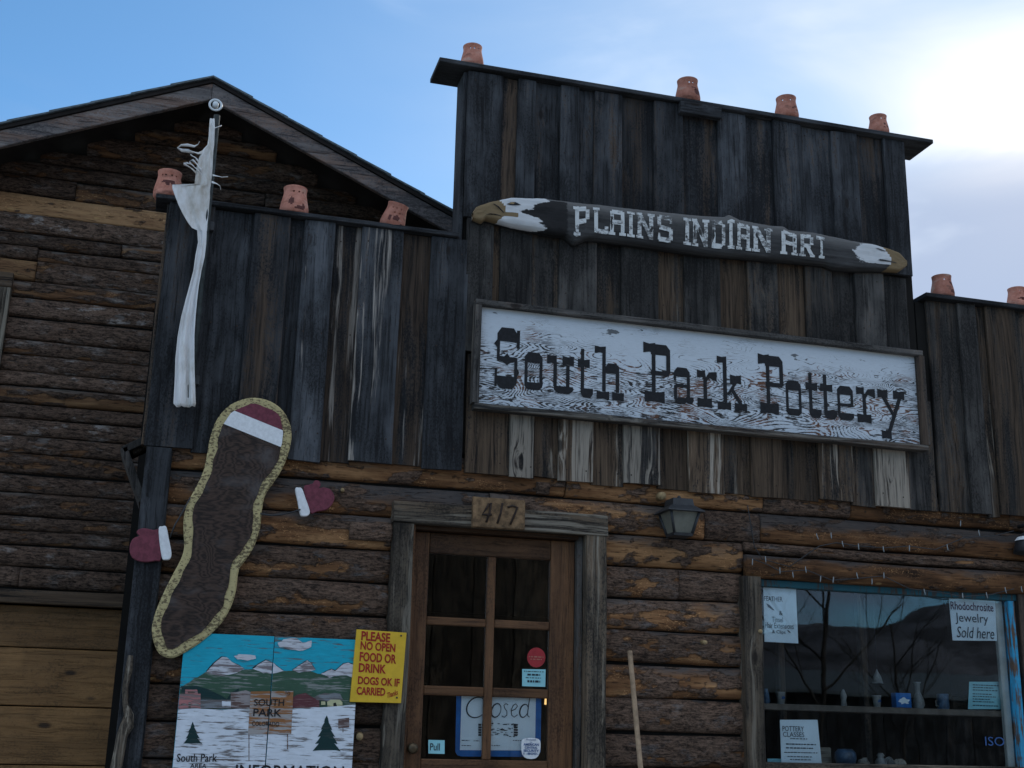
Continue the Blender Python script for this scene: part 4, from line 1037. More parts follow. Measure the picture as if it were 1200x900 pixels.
def peak(P, outl=True):
    paint(rough([(x, y - 5) for x, y in P[:len(P)]], 3, 3, 2.) if False else [(x + (-4 if x < 600 else 0), y - 4) for x, y in P], 'letter_black'); paint(rough(P, 3, 5, 4.), 'mural_peak')
peak([(212, 335), (250, 290), (300, 250), (328, 252), (360, 280), (405, 300), (432, 320), (380, 345), (300, 362), (240, 350)])
peak([(480, 318), (520, 290), (560, 268), (600, 285), (630, 310), (662, 332), (600, 347), (540, 345)])
peak([(712, 328), (760, 295), (800, 270), (825, 290), (848, 325), (800, 337), (750, 340)])
peak([(880, 350), (910, 335), (940, 322), (965, 330), (1010, 290), (1040, 285), (1092, 300), (1092, 370), (1000, 355), (930, 370)])
paint(rough([(625, 165), (660, 150), (700, 138), (740, 140), (770, 165), (825, 152), (825, 190), (780, 212), (700, 205), (640, 190)], 3, 8, 9.), 'mural_peak')
paint(rough([(372, 245), (400, 232), (498, 240), (498, 262), (450, 270), (390, 262)], 3, 5, 3.), 'mural_peak')
paint(rough([(60, 420), (150, 420), (230, 440), (330, 495), (360, 450), (400, 430), (400, 520), (300, 520), (180, 500), (60, 460)], 3, 6, 1.), 'mural_fir')
paint([(175, 500), (460, 500), (460, 550), (175, 550)], 'mural_grey')
paint([(300, 508), (352, 508), (352, 545), (300, 545)], 'mural_snow')
paint(rough([(352, 460), (440, 445), (480, 460), (480, 550), (352, 550)], 3, 4), 'mural_brown')
paint([(30, 465), (85, 465), (85, 440), (155, 440), (160, 465), (175, 465), (175, 555), (30, 555)], 'mural_pink')
paint([(100, 450), (142, 450), (142, 463), (100, 463)], 'mural_brown')
paint([(104, 515), (118, 515), (118, 550), (104, 550)], 'mural_brown')
paint([(60, 522), (92, 522), (92, 530), (60, 530)], 'mural_brown'); paint([(124, 522), (165, 522), (165, 530), (124, 530)], 'mural_brown')
paint([(712, 490), (740, 470), (790, 460), (820, 480), (870, 505), (870, 548), (712, 548)], 'mural_red')
paint(rough([(845, 480), (900, 462), (990, 465), (1010, 500), (920, 510), (850, 500)], 3, 5), 'mural_grey')
paint([(915, 512), (935, 500), (990, 500), (1005, 515), (1005, 542), (918, 542)], 'mural_yellow')
paint([(952, 520), (966, 516), (974, 540), (952, 540)], 'letter_black')
paint([(880, 510), (905, 510), (905, 530), (880, 530)], 'mural_yellow')
paint(rough([(0, 560), (160, 552), (300, 560), (450, 548), (620, 556), (800, 548), (950, 540), (1095, 530), (1095, 1500), (0, 1500)], 4, 5, 8.), 'mural_snow')
for post in ((455, 690, 461, 860), (680, 690, 687, 790)): paint([(post[0], post[1]), (post[2], post[1]), (post[2], post[3]), (post[0], post[3])], 'mural_brown')
paint([(468, 452), (718, 448), (705, 700), (452, 705)], 'mural_orange')
def fir(cx, y0, y1, wd, n=4):
    L, Rr = [], []
    for i in range(n):
        f = (i + 1) / n; yy = y0 + (y1 - y0) * f
        L += [(cx - wd * f * .5, yy), (cx - wd * f * .34, yy - 4)]; Rr += [(cx + wd * f * .5, yy), (cx + wd * f * .34, yy - 4)]
    paint(rough([(cx, y0)] + Rr + L[::-1], 2, 5, cx), 'mural_fir')
fir(128, 628, 760, 110); fir(912, 592, 800, 165, 5)
paint([(980, 612), (1044, 605), (1044, 662), (980, 668)], 'mural_brown'); paint([(1005, 665), (1010, 665), (1010, 690), (1005, 690)], 'mural_brown')
def mtext(s, x0, x1, y0, y1, **k):
    v_, f_ = text_px(s, 200 + x0 / 5, 200 + x1 / 5, 720 + y0 / 5, 720 + y1 / 5, YM - .0006 - .00035 * (lay[0] + 4), **k)
    c2 = Vector((sum(q[0] for q in v_) / len(v_), YM, MZ0))
    joined('lettering', [(v_, f_)], 'letter_black', mural, (MX0, YM, MZ0))
mtext('SOUTH', 488, 665, 498, 538, bold=.012, tilt=.02); mtext('PARK', 484, 650, 553, 598, bold=.012); mtext('COLORADO', 476, 636, 628, 655, bold=.008)
mtext('TO', 670, 700, 452, 474)
mtext('South Park', 36, 272, 818, 866, bold=.012, tilt=.02); mtext('AREA', 114, 210, 875, 900, bold=.012); mtext('INFORMATION', 380, 1015, 884, 960, bold=.012)

# ================================================================== YELLOW SIGN
YY = -.112
ys = [(p.x, p.z) for p in pxpoly([(418, 737.5), (476.5, 741.5), (470, 824), (410, 822.5)], YY)]
if area(ys) < 0: ys = ys[::-1]
yel = empty('yellow_notice', (sum(p[0] for p in ys) / 4, YY, min(p[1] for p in ys)), 'bright yellow hand-lettered notice nailed beside the door', 'sign')
prism('board', ys, YY, .012, 'yellow_sign', yel, None, .001)
items = []
for s, x0, x1, y0, y1, tl in (('PLEASE', 423.5, 457.5, 740, 751, -.04), ('NO OPEN', 422.5, 463.5, 752, 762, -.04), ('FOOD OR', 421.5, 464.5, 764.5, 775.5, -.04), ('DRINK', 420.5, 452.5, 777.5, 788, -.03), ('DOGS OK IF', 419.5, 468.5, 793, 802.5, -.03), ('CARRIED', 418, 451.5, 805, 814.5, -.02)):
    v_, f_ = text_px(s, x0, x1, y0, y1, YY - .0022, bold=.03, tilt=tl)
    items.append((v_, f_))
joined('lettering', items, 'red_letter', yel, (ys[0][0], YY, ys[0][1]))
joined('lettering', [text_px('Thanks', 453.5, 466, 812, 818.5, YY - .0026, bold=.015, tilt=.35)], 'red_letter', yel, (ys[0][0], YY, ys[0][1]))
for px, py in ((470, 745), (465, 817.5)):
    p = at(px, py, YY); tubeobj('nail', [(p.x, YY + .004, p.z), (p.x, YY - .004, p.z)], .0045, 'dark_metal', yel, 8)

# ================================================================== HOUSE NUMBER
YN = -.125
nq = [at(554.5, 583, YN), at(615, 619, YN)]
n0, n1 = at(554, 601, YN).x, at(615, 601, YN).x; nz0, nz1 = at(585, 619.5, YN).z, at(585, 584, YN).z
num = empty('house_number_plaque', ((n0 + n1) / 2, YN, nz0), 'tan carved plaque with the number 417 above the door', 'plaque')
plain('plaque_tan', (.17, .105, .055), .8, .55, 26, .3, 0, .8)
board('plaque', n0, n1, nz0, nz1, YN, .03, 'plaque_tan', num, None, .005, 'x', .006)
nx = lambda f, q: (n0 + (n1 - n0) * f, YN - .004, nz0 + (nz1 - nz0) * q)
for pts in ([nx(.30, .80), nx(.25, .62), nx(.18, .42), nx(.36, .44)], [nx(.34, .82), nx(.32, .5), nx(.26, .18)], [nx(.56, .84), nx(.53, .5), nx(.47, .16)], [nx(.66, .72), nx(.75, .78), nx(.85, .74), nx(.80, .5), nx(.72, .16)]):
    tubeobj('digit', pts, .006, 'rust', num, 8)

# ================================================================== WALL LANTERN
lc = at(796, 606, -.16); lan = empty('wall_lantern', (lc.x, -.03, lc.z - .1), 'black carriage lantern with frosted panes beside the door', 'lantern')
def frustum(w0, w1, z0, z1, yo=0.): # square section, bottom w0, top w1
    v_ = [(lc.x + sx * w0, lc.y + yo + sy * w0, z0) for sx, sy in ((-1, -1), (1, -1), (1, 1), (-1, 1))] + [(lc.x + sx * w1, lc.y + yo + sy * w1, z1) for sx, sy in ((-1, -1), (1, -1), (1, 1), (-1, 1))]
    return v_, [(0, 3, 2, 1), (4, 5, 6, 7), (0, 1, 5, 4), (1, 2, 6, 5), (2, 3, 7, 6), (3, 0, 4, 7)]
zb = lc.z
joined('glass', [frustum(.050, .080, zb - .092, zb + .020)], 'frosted', lan, lc)
joined('base', [frustum(.054, .058, zb - .108, zb - .092)], 'dark_metal', lan, lc)
joined('roof', [frustum(.108, .100, zb + .020, zb + .030), frustum(.100, .062, zb + .030, zb + .058), frustum(.062, .056, zb + .058, zb + .095)], 'dark_metal', lan, lc)
for sx in (-1, 1):
    for sy in (-1, 1):
        tubeobj('corner_bar', [(lc.x + sx * .052, lc.y + sy * .052, zb - .095), (lc.x + sx * .082, lc.y + sy * .082, zb + .022)], .0085, 'dark_metal', lan, 6)
tubeobj('finial', [(lc.x, lc.y, zb + .094), (lc.x, lc.y, zb + .102), (lc.x, lc.y, zb + .110), (lc.x, lc.y, zb + .118)], [.010, .008, .012, .004], 'dark_metal', lan, 10)
box('wall_plate', (lc.x - .045, lc.x + .045), (-.075, -.04), (zb - .06, zb + .05), 'dark_metal', lan, .004)
tubeobj('arm', [(lc.x, -.07, zb + .03), (lc.x, lc.y, zb + .05)], .012, 'dark_metal', lan, 8)

# ================================================================== BROOM HANDLE, BRANCH, BRACKET
p, q = at(738, 763, -.085), at(750.5, 898, -.22)
d = (q - p); e = p + d * ((GZ - p.z) / d.z)
o = tubeobj('broom_handle', [p, (p + e) / 2, e], .0135, 'pale_wood', None, 12)
tag(o, 'bare wooden broom handle leaning on the logs beside the door', 'pole')
br = [(153, 768), (151, 785), (147, 805), (147, 825), (151, 838), (149, 850), (143, 862), (140, 880), (136, 900), (131, 930)]
rad = [.012, .018, .014, .013, .022, .032, .026, .026, .028, .026]
bo = [at(a_, b_, -.10) for a_, b_ in br]
bo += [Vector((bo[-1].x - .02, -.1, .4)), Vector((bo[-1].x, -.1, GZ))]
o = tubeobj('crooked_branch', bo, rad + [.028, .03], 'grey_trim', None, 10, (.5, .8, .75))
tag(o, 'crooked pale branch standing against the dark corner board', 'branch')
bk = empty('wooden_bracket', tuple(at(163, 585, .1)), 'dark angled wooden bracket behind the corner board', 'bracket')
def bar(name, a_, c2, Y, wd, th, mat, col):
    A_, B_ = at(*a_, Y), at(*c2, Y); d = (B_ - A_).normalized(); nn = Vector((-d.z, 0, d.x)) * wd
    P = [(A_ - nn), (B_ - nn), (B_ + nn), (A_ + nn)]; P = [(v_.x, v_.z) for v_ in P]
    if area(P) < 0: P = P[::-1]
    o = prism(name, P, Y, th, mat, bk, None, .003); o.color = (*col, 1)
bar('strut', (145, 524), (167, 587), .02, .018, .25, 'dark_frame', (.4, .2, .2))
bar('arm', (144, 527), (178, 511), .02, .018, .25, 'dark_frame', (.4, .2, .22))
bar('batten', (156, 530), (176, 520), .06, .010, .06, 'grey_trim', (.4, .6, .6))

# ================================================================== STRING LIGHTS
rnd = random.Random(3)
sl = empty('string_lights', tuple(at(1030, 650, -.1)), 'string of small clear bulbs draped above the shop window', 'string lights')
cord = [(876, 592), (879, 610), (884, 640), (893, 655), (925, 664), (960, 640), (980, 636), (1008, 640), (1036, 642), (1066, 640), (1096, 644), (1130, 630), (1165, 628), (1188, 622)]
tubeobj('cord', [at(a_, b_, -.092) for a_, b_ in cord], .003, 'dark_metal', sl, 5)
cord2 = [(882, 655), (900, 662), (915, 670), (945, 668), (975, 680), (1004, 678), (1035, 675), (1066, 690), (1100, 694), (1128, 699), (1160, 697), (1188, 690)]
tubeobj('cord', [at(a_, b_, -.095) for a_, b_ in cord2], .003, 'dark_metal', sl, 5)
for px, py in ((882, 658), (897, 655), (914, 668), (929, 673), (944, 667), (962, 678), (977, 679), (1004, 674), (1022, 681), (1036, 674), (957, 628), (974, 627), (987, 637), (1006, 640), (1035, 643), (1066, 642), (1110, 641), (1083, 693), (1128, 698), (1156, 697), (1147, 624), (1126, 613), (1178, 691), (1197, 690)):
    p = at(px, py, -.104); tl = rnd.uniform(-.35, .35)
    tubeobj('bulb', [(p.x, p.y, p.z + .015), (p.x + tl * .006, p.y, p.z), (p.x + tl * .02, p.y - .003, p.z - .016), (p.x + tl * .025, p.y - .003, p.z - .022)], [.0024, .0033, .0028, .001], 'bulb_clear', sl, 6)
# a striped lamp shade edge at the right border
p = at(1209, 642, -.14)
o = empty('barn_light', (p.x, -.05, p.z), 'dark dome lamp with a white rim under the right false front', 'lamp')
vs, fs = tube([(p.x, p.y, p.z + .10), (p.x, p.y, p.z + .085), (p.x, p.y, p.z + .05), (p.x, p.y, p.z - .03)], [.02, .05, .085, .105], 20, False)
sh_ = joined('shade', [(vs, fs)], 'dark_metal', o, p, True); md = sh_.modifiers.new('t', 'SOLIDIFY'); md.thickness = .004
vs, fs = tube([(p.x, p.y, p.z + .062), (p.x, p.y, p.z + .04)], [.078, .094], 20, False); joined('rim', [(vs, fs)], 'white_paint', o, p, True)
tubeobj('arm', [(p.x, p.y, p.z + .09), (p.x, p.y + .02, p.z + .14), (p.x, -.04, p.z + .14)], .012, 'dark_metal', o, 8)

# ================================================================== PAPERS AND STICKERS IN THE GLASS
def paper(name, quad, Y, mat, label, cat='paper', group=None):
    P = [(v_.x, v_.z) for v_ in pxpoly(quad, Y)]
    if area(P) < 0: P = P[::-1]
    o = empty(name, (sum(p_[0] for p_ in P) / len(P), Y, min(p_[1] for p_ in P)), label, cat, group)
    prism('sheet', P, Y, .002, mat, o); return o
def print_on(o, items, mat, name='print'): joined(name, items, mat, o, tuple(wloc(o)))
YI = .014
o = paper('paper_notice', [(894.5, 684), (932.5, 686), (935.5, 754), (896, 752)], YI, 'paper', 'pale notice for feather hair extensions and clips, in the window corner', 'notice')
T = lambda s, x0, x1, y0, y1, **k: text_px(s, x0, x1, y0, y1, YI - .003, **k)
print_on(o, [T('FEATHER', 895.5, 917, 699, 704.5), T('&', 913, 917, 716, 721), T('Tinsel', 904.5, 917.5, 723, 729), T('Hair Extensions', 896.5, 930, 730, 736.5), T('& Clips', 905, 920.5, 738.5, 743.5)], 'ink')
pf = [(p_.x, p_.z) for p_ in pxpoly([(898, 707), (902, 709), (908, 715.5), (905, 714.5), (900, 711)], YI - .003)]; print_on(o, [poly3([(a_, YI - .003, b_) for a_, b_ in pf])], 'ink')
pf = [(p_.x, p_.z) for p_ in pxpoly([(922, 738), (924.5, 739), (927, 742), (924.5, 741)], YI - .003)]; print_on(o, [poly3([(a_, YI - .003, b_) for a_, b_ in pf])], 'ink')
o = paper('paper_notice', [(1112, 701), (1166, 703), (1168.5, 751), (1116.5, 750.5)], YI, 'paper', 'white square card advertising rhodochrosite jewelry, beside the blue window jamb', 'notice')
print_on(o, [T('Rhodochrosite', 1114, 1164, 706, 715.5, bold=.012, tilt=-.0)], 'ink_plum'); print_on(o, [T('Jewelry', 1119.5, 1158, 719, 732.5)], 'ink'); print_on(o, [T('Sold here', 1121, 1165, 735, 748, shear=.25)], 'ink')
o = paper('paper_notice', [(914, 843.5), (958, 843.5), (964, 905), (916, 905)], YI, 'paper', 'pale pottery classes notice low in the window', 'notice')
it = [T('POTTERY', 917, 942, 851, 857), T('CLASSES', 917.5, 942.5, 858, 863.5)]
for y_, x0, x1 in ((866, 926, 946), (872.5, 921, 956), (877, 921, 953), (882, 919, 958), (887, 923, 952), (890.5, 926, 950), (895, 931, 945)):
    a_, c2 = at(x0, y_, YI - .003), at(x1, y_, YI - .003); it.append(squiggle(a_.x, c2.x, a_.z, YI - .003, .006 if y_ in (872.5, 877) else .0045, rnd))
print_on(o, it, 'ink')
o = paper('paper_card', [(1136, 799), (1178, 799), (1178, 831), (1134.5, 831)], YI + .04, 'teal_card', 'teal lettered card standing on the window shelf', 'card')
it = []
for i, y_ in enumerate((803, 806, 809, 813.5, 816.5, 819.5, 822.5, 827)):
    a_, c2 = at(1140, y_, YI + .037), at(1171 - (i * 7) % 12, y_, YI + .037); it.append(squiggle(a_.x, c2.x, a_.z, YI + .037, .005, rnd))
print_on(o, it, 'ink')
o = paper('paper_card', [(899.5, 889), (916, 889), (917, 905), (900, 905)], YI + .02, 'teal_card', 'small pale green card tucked behind the pottery classes notice', 'card')
joined_dec = empty('window_decal', tuple(at(1165, 868, -.002)), 'faint blue ISO lettering on the window glass corner', 'decal')
joined('lettering', [text_px('ISO', 1154.5, 1177, 863.5, 874, -.0015)], 'ink_blue', joined_dec, tuple(wloc(joined_dec)))
# door
YK = .036
o = paper('door_sticker', [(620.5 + 10.8 * math.cos(a_ * .4), 0) for a_ in ()] or [(628.5 + 10.7 * math.cos(i * math.pi / 10), 770.5 + 11.7 * math.sin(i * math.pi / 10)) for i in range(20)], YK, 'red_sticker', 'round red sticker on the door glass', 'sticker')
a_ = at(619.5, 771, YK - .002); c2 = at(637, 771, YK - .002); print_on(o, [squiggle(a_.x, c2.x, a_.z + .004, YK - .002, .006, rnd), squiggle(a_.x + .01, c2.x - .01, a_.z - .008, YK - .002, .005, rnd)], 'terracotta')
o = paper('door_sticker', [(612, 784), (639.5, 784.5), (639, 805), (612, 804)], YK, 'teal_card', 'pale green rectangular sticker on the door glass', 'sticker')
it = []
for y_, x0, x1, h in ((787, 614, 637, .004), (791.5, 618, 633, .009), (794.5, 616, 634, .004), (799.5, 618, 633, .011)):
    a_, c2 = at(x0, y_, YK - .002), at(x1, y_, YK - .002); it.append(squiggle(a_.x, c2.x, a_.z, YK - .002, h, rnd))
print_on(o, it, 'ink')
o = paper('door_sticker', [(502, 867), (521, 867.5), (521, 883.5), (502, 883)], YK, 'teal_card', 'small pale blue Pull label low on the door glass', 'sticker')
print_on(o, [text_px('Pull', 504, 515.5, 871, 879.5, YK - .002, bold=.01)], 'ink')
o = paper('door_sticker', smooth_loop([(613, 866), (622, 864.5), (631, 866), (633.5, 871), (632.5, 882), (628, 888.5), (618, 889), (612, 884), (611, 872)], 2), YK - .004, 'white_paint', 'white shield-shaped security sticker on the door glass', 'sticker')
Y2 = YK - .007
print_on(o, [text_px(s, x0, x1, y0, y1, Y2, bold=b_) for s, x0, x1, y0, y1, b_ in (('Protected', 617, 628, 865.5, 868, 0), ('by', 621, 624, 869, 870.8, 0), ('AMERICAN', 613.5, 631.5, 871, 874, .03), ('CENTRAL', 615, 630, 874.8, 877.5, .03), ('SECURITY', 613.5, 631.5, 878.3, 881.2, .03), ('1-800-', 613.5, 631, 882, 884.5, .02))], 'ink_blue')
YQ = .066
o = paper('closed_poster', [(535, 811), (634.5, 811), (633.5, 881), (631, 885.5), (627, 887), (541, 886.5), (536, 885), (533.5, 881)], YQ, 'blue_card', 'blue-bordered Closed poster hanging behind the door glass', 'poster')
inner = [(541, 813), (628, 813), (627, 879.5), (539, 879)]
P = [(v_.x, v_.z) for v_ in pxpoly(inner, YQ - .003)]
if area(P) < 0: P = P[::-1]
prism('card', P, YQ - .003, .002, 'paper', o)
def cz(f, q): v_ = at(f, q, YQ - .006); return (v_.x, v_.z)
def ell(cx, cy, rx_, ry_, a0, a1, sh=0., n=26):
    out = []
    for i in range(n + 1):
        t = R_(a0 + (a1 - a0) * i / n); dy = -ry_ * math.sin(t); out.append(cz(cx + rx_ * math.cos(t) - dy * sh, cy + dy))
    return out
thin = lambda t: .0016 + .0022 * math.sin(math.pi * t)
it = [ribbon(ell(558.5, 829, 11.5, 12, 35, 325, .18), thin, YQ - .006)]
it.append(ribbon([cz(574.5, 814), cz(573, 826), cz(571.5, 838), cz(573.5, 840)], .0022, YQ - .006))
it.append(ribbon(ell(581.5, 832.5, 5.4, 8, 0, 360, .18), thin, YQ - .006))
it.append(ribbon([cz(595.5, 826), cz(593, 824.5), cz(590.5, 826.5), cz(591.5, 830), cz(594, 833.5), cz(594, 838), cz(591, 840.5), cz(588, 839)], .0022, YQ - .006))
it.append(ribbon([cz(599.5, 833), cz(604, 831), cz(606.5, 827.5), cz(604.5, 824.8), cz(601.5, 826.5), cz(599, 832), cz(599.5, 838), cz(602.5, 840.5), cz(606.5, 837.5)], .0022, YQ - .006))
it.append(ribbon(ell(614, 833, 4.8, 7.6, 20, 340, .18), thin, YQ - .006))
it.append(ribbon([cz(621.5, 814), cz(619.5, 826), cz(618, 838), cz(620.5, 840.5)], .0024, YQ - .006))
print_on(o, it, 'ink', 'lettering')
pic = []
for i in range(46):
    x0 = rnd.uniform(562, 605); y0 = rnd.gauss(855, 4.2); y0 = min(862.5, max(847.5, y0)); w_ = rnd.uniform(1, 5); h_ = rnd.uniform(.4, 1.3)
    q4 = [cz(x0, y0), cz(x0 + w_, y0 + rnd.uniform(-.8, .8)), cz(x0 + w_, y0 + h_), cz(x0, y0 + h_)]
    pic.append(poly3([(a_, YQ - .0058 - i * .00002, b_) for a_, b_ in q4]))
for x0, x1 in ((560.5, 564), (602, 607)):
    for t in range(5):
        y0 = 848 + t * 3; q4 = [cz(x0, y0), cz(x1, y0 + .5), cz(x1 - rnd.random(), y0 + 2.6), cz(x0, y0 + 2.4)]; pic.append(poly3([(a_, YQ - .0070, b_) for a_, b_ in q4]))
print_on(o, pic, 'ink', 'drawing')
it = []
for y_, x0, x1 in ((868, 541, 550), (868.5, 555, 562), (868, 601, 611), (874, 541, 552), (874, 576, 586)):
    a_, c2 = at(x0, y_, YQ - .006), at(x1, y_, YQ - .006); it.append(squiggle(a_.x, c2.x, a_.z, YQ - .006, .0035, rnd))
print_on(o, it, 'ink')
p = at(640.5, 821, .5)
nl = empty('night_lamp', (p.x, .5, p.z - .05), 'small glowing amber lamp inside behind the door', 'lamp')
joined('shade', [tube([(p.x, .5, p.z - .022), (p.x, .5, p.z + .022)], [.012, .010], 10)], 'lamp_glow', nl, p, True)
tubeobj('stem', [(p.x, .5, 0), (p.x, .5, p.z - .022)], .006, 'dark_metal', nl, 8)

# ================================================================== THINGS ON THE SHELVES
def lathe(name, px, Y, zb, prof, mat, label, cat, extra=None, group=None):
    c = at(px, 850, Y); c.z = zb
    vs, fs = tube([(c.x, Y, zb + z_) for r, z_ in prof], [r for r, z_ in prof], 20)
    if extra is None:
        o = joined(name, [(vs, fs)], mat, None, c, True); return tag(o, label, cat, group)
    e = empty(name, c, label, cat, group); joined('body', [(vs, fs)], mat, e, c, True); extra(e, c); return e
shz = sz + .001; YH = .12
cup = [(.018, 0), (.019, .004), (.026, .062), (.026, .065), (.023, .064), (.017, .008)]
def blot(e, c): joined('motif', [poly3([(c.x - .010, YH - .0275, c.z + .025), (c.x + .012, YH - .0275, c.z + .028), (c.x + .010, YH - .0275, c.z + .042), (c.x - .006, YH - .0275, c.z + .040)])], 'ink_blue', e, c)
lathe('cup', 916, YH, shz, cup, 'glaze_grey', 'small grey cup at the corner post end of the shelf', 'cup', blot)
lathe('cup', 1029, YH, shz, cup, 'glaze_grey', 'small grey cup beside the blue cloud box', 'cup', blot)
lathe('vase', 899, YH, shz, [(.012, 0), (.022, .01), (.016, .05), (.010, .075), (.012, .08)], 'glaze_blue', 'thin pale vase against the window post', 'vase')
lathe('figurine', 990, YH, shz, [(.014, 0), (.018, .006), (.014, .03), (.020, .052), (.012, .075), (.004, .092)], 'glaze_grey', 'small pointed glazed figurine on the shelf', 'figurine')
lathe('bell', 1031, .2, shz + .135, [(.034, 0), (.030, .01), (.022, .04), (.008, .065), (.003, .08)], 'glaze_grey', 'little grey bell hanging above the shelf', 'bell', lambda e, c: tubeobj('cord', [(c.x, .2, c.z + .08), (c.x, .2, 2.5)], .0015, 'dark_metal', e, 5))
def handle(e, c): tubeobj('handle', [(c.x - .026, YH, c.z + .055), (c.x - .048, YH, c.z + .045), (c.x - .048, YH, c.z + .02), (c.x - .026, YH, c.z + .012)], .005, 'glaze_grey', e, 8)
lathe('mug', 1107, YH, shz, [(.030, 0), (.034, .006), (.034, .085), (.031, .086), (.029, .01)], 'glaze_blue', 'dark glazed mug with pale handle on the shelf', 'mug', handle)
lathe('vase', 1078, .16, shz, [(.025, 0), (.035, .02), (.032, .05), (.014, .09), (.016, .14), (.022, .15)], 'glaze_grey', 'tall dim vase beside the blue cloud box', 'vase')
p0, p1_ = at(1049.5, 810, .1), at(1068.5, 828, .1)
cb_ = empty('cloud_box', ((p0.x + p1_.x) / 2, .1, shz), 'small blue box with a white cloud picture on the shelf', 'box')
box('carton', (p0.x, p1_.x), (.1, .15), (shz, shz + .082), 'blue_card', cb_, .002)
cc = Vector(((p0.x + p1_.x) / 2, .098, shz + .038))
joined('cloud', [poly3([(cc.x + .034 * math.cos(t * .35) * (1 + .25 * math.sin(t * 2.1)), .098, cc.z + .017 * math.sin(t * .35) * (1 + .3 * math.sin(t * 1.7))) for t in range(18)])], 'paper', cb_, cc)
p0 = at(1113, 818, .2); o = box('wooden_box', (p0.x, p0.x + .10), (.17, .27), (shz, shz + .08), 'brown_board_x', None, .004, (.8, .3, .5)); tag(o, 'small brown wooden box behind the dark mug', 'box')
# lower ledge
lz = .986
lathe('bowl', 989, .13, lz, [(.03, 0), (.05, .01), (.062, .045), (.058, .075), (.04, .095), (.036, .09)], 'glaze_blue', 'round dark blue glazed jar on the lower ledge', 'jar')
lathe('knob_jar', 1030, .10, lz, [(.03, 0), (.034, .03), (.02, .05), (.016, .055), (.022, .065), (.012, .078)], 'glaze_grey', 'grey lidded jar on the lower ledge', 'jar')
for i, (px, w_, h_, lb) in enumerate(((1012, .035, .05, 'rough dark rock between the two jars'), (1042, .03, .055, 'jagged grey rock beside the lidded jar'), (1054, .04, .05, 'rough brown rock leaning at the end of the rocks'))):
    c = at(px, 890, .11); bm = bmesh.new(); bmesh.ops.create_icosphere(bm, subdivisions=2, radius=1)
    for v_ in bm.verts:
        k_ = 1 + .35 * noise.noise(v_.co * 1.7 + Vector((i * 7, 0, 0))); v_.co = Vector((v_.co.x * w_ * k_, v_.co.y * w_ * .8 * k_, max(-.6, v_.co.z) * h_ * .6 * k_))
    zm = min(v_.co.z for v_ in bm.verts); me = bpy.data.meshes.new('rock'); bm.to_mesh(me); bm.free()
    tag(link('rock', me, ('dark_frame', 'glaze_grey', 'brown_board')[i], None, (c.x, .11, lz - zm)), lb, 'rock')
p0 = at(966, 886, .16); o = box('wicker_box', (p0.x - .02, p0.x + .07), (.2, .3), (lz, lz + .1), 'grey_trim_x', None, .006); tag(o, 'grey wooden box behind the pottery classes notice', 'box')

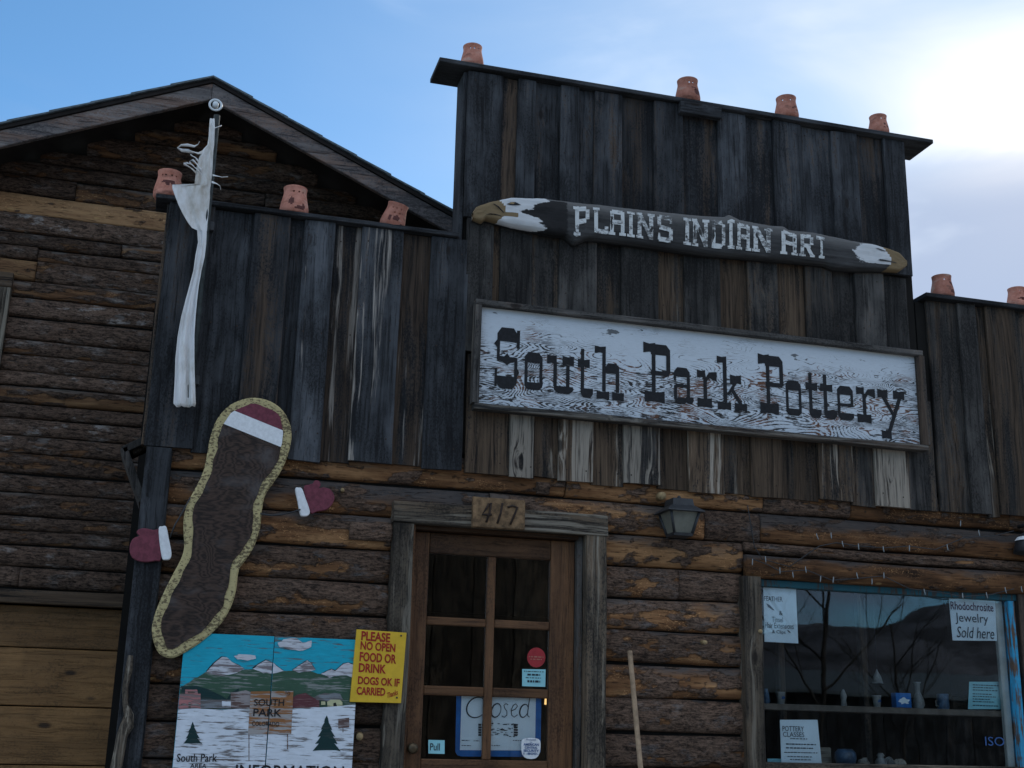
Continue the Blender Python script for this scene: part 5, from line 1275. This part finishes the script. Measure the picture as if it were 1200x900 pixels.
# ================================================================== ACROSS THE STREET (mirrored in the glass)
def bare_tree(loc, h, seed, label, lean=0.):
    rr = random.Random(seed); t = empty('bare_tree', loc, label, 'tree')
    trunk, twigs = [], []
    def grow(p, d, r, L, lev):
        n = 5; pts = [p]; rad_ = [r]
        for i in range(n):
            d = (d + Vector((rr.uniform(-.13, .13), rr.uniform(-.13, .13), rr.uniform(-.02, .12)))).normalized(); p = p + d * (L / n); pts.append(p); rad_.append(r * (1 - .55 * (i + 1) / n))
        (trunk if lev == 0 else twigs).append(tube(pts, rad_, 6 if lev > 1 else 9, False))
        if lev >= 4: return
        for k_ in range(7 if lev == 0 else 4):
            f = rr.uniform(.3, 1) if lev == 0 else rr.uniform(.25, 1); i = min(n - 1, int(f * n)); q_ = pts[i].lerp(pts[i + 1], f * n - i)
            ax = Vector((rr.uniform(-1, 1), rr.uniform(-1, 1), rr.uniform(.0, .7))).normalized()
            grow(q_, (d * .55 + ax * .8).normalized(), rad_[i] * .55, L * rr.uniform(.45, .68), lev + 1)
    grow(Vector(loc), Vector((lean, 0, 1)).normalized(), h * .0075, h * .62, 0)
    joined('trunk', trunk, 'bare_bark', t, loc, True); joined('crown', twigs, 'bare_bark', t, loc, True)
bare_tree((16.6, -23.5, GZ), 11, 5, 'bare cottonwood tree across the street')
bare_tree((21.5, -27., GZ), 8.0, 11, 'smaller bare tree beside the far shed')
shed = empty('wooden_shed', (22, -34, GZ), 'long low dark shed across the street', 'shed')
for i in range(26): board('board', 8 + i * 1.1, 9.07 + i * 1.1, GZ, 2.5, -31, .1, 'weathered_board', shed, (.4, .3, .5)).rotation_euler = (0, 0, 0)
prism('roof', [(8, 0), (8, 0)], 0, 0, 'shingle', shed) if False else None
vs = [(7.6, -30.4, 2.45), (37, -30.4, 2.45), (37, -34, 3.3), (7.6, -34, 3.3), (7.6, -30.4, 2.57), (37, -30.4, 2.57), (37, -34, 3.42), (7.6, -34, 3.42)]
joined('roof', [(vs, [(0, 3, 2, 1), (4, 5, 6, 7), (0, 1, 5, 4), (1, 2, 6, 5), (2, 3, 7, 6), (3, 0, 4, 7)])], 'shingle', shed, (22, -34, GZ))
box('back_wall', (8, 36.6), (-34, -33.9), (GZ, 3.3), 'backing', shed, 0)
store = empty('timber_store', (6, -24, GZ), 'two-storey pale timber store across the street', 'store')
for i in range(16): board('board', -2 + i, -1.03 + i, GZ, 6.4, -22, .1, 'grey_trim', store, (.5, .3, .5))
box('back_wall', (-2, 14), (-28, -27.9), (GZ, 6.2), 'backing', store, 0)
vs = [(-2.4, -21.5, 6.3), (14.4, -21.5, 6.3), (14.4, -28.4, 6.6), (-2.4, -28.4, 6.6), (-2.4, -21.5, 6.5), (14.4, -21.5, 6.5), (14.4, -28.4, 6.8), (-2.4, -28.4, 6.8)]
joined('roof', [(vs, [(0, 3, 2, 1), (4, 5, 6, 7), (0, 1, 5, 4), (1, 2, 6, 5), (2, 3, 7, 6), (3, 0, 4, 7)])], 'shingle', store, (6, -24, GZ))
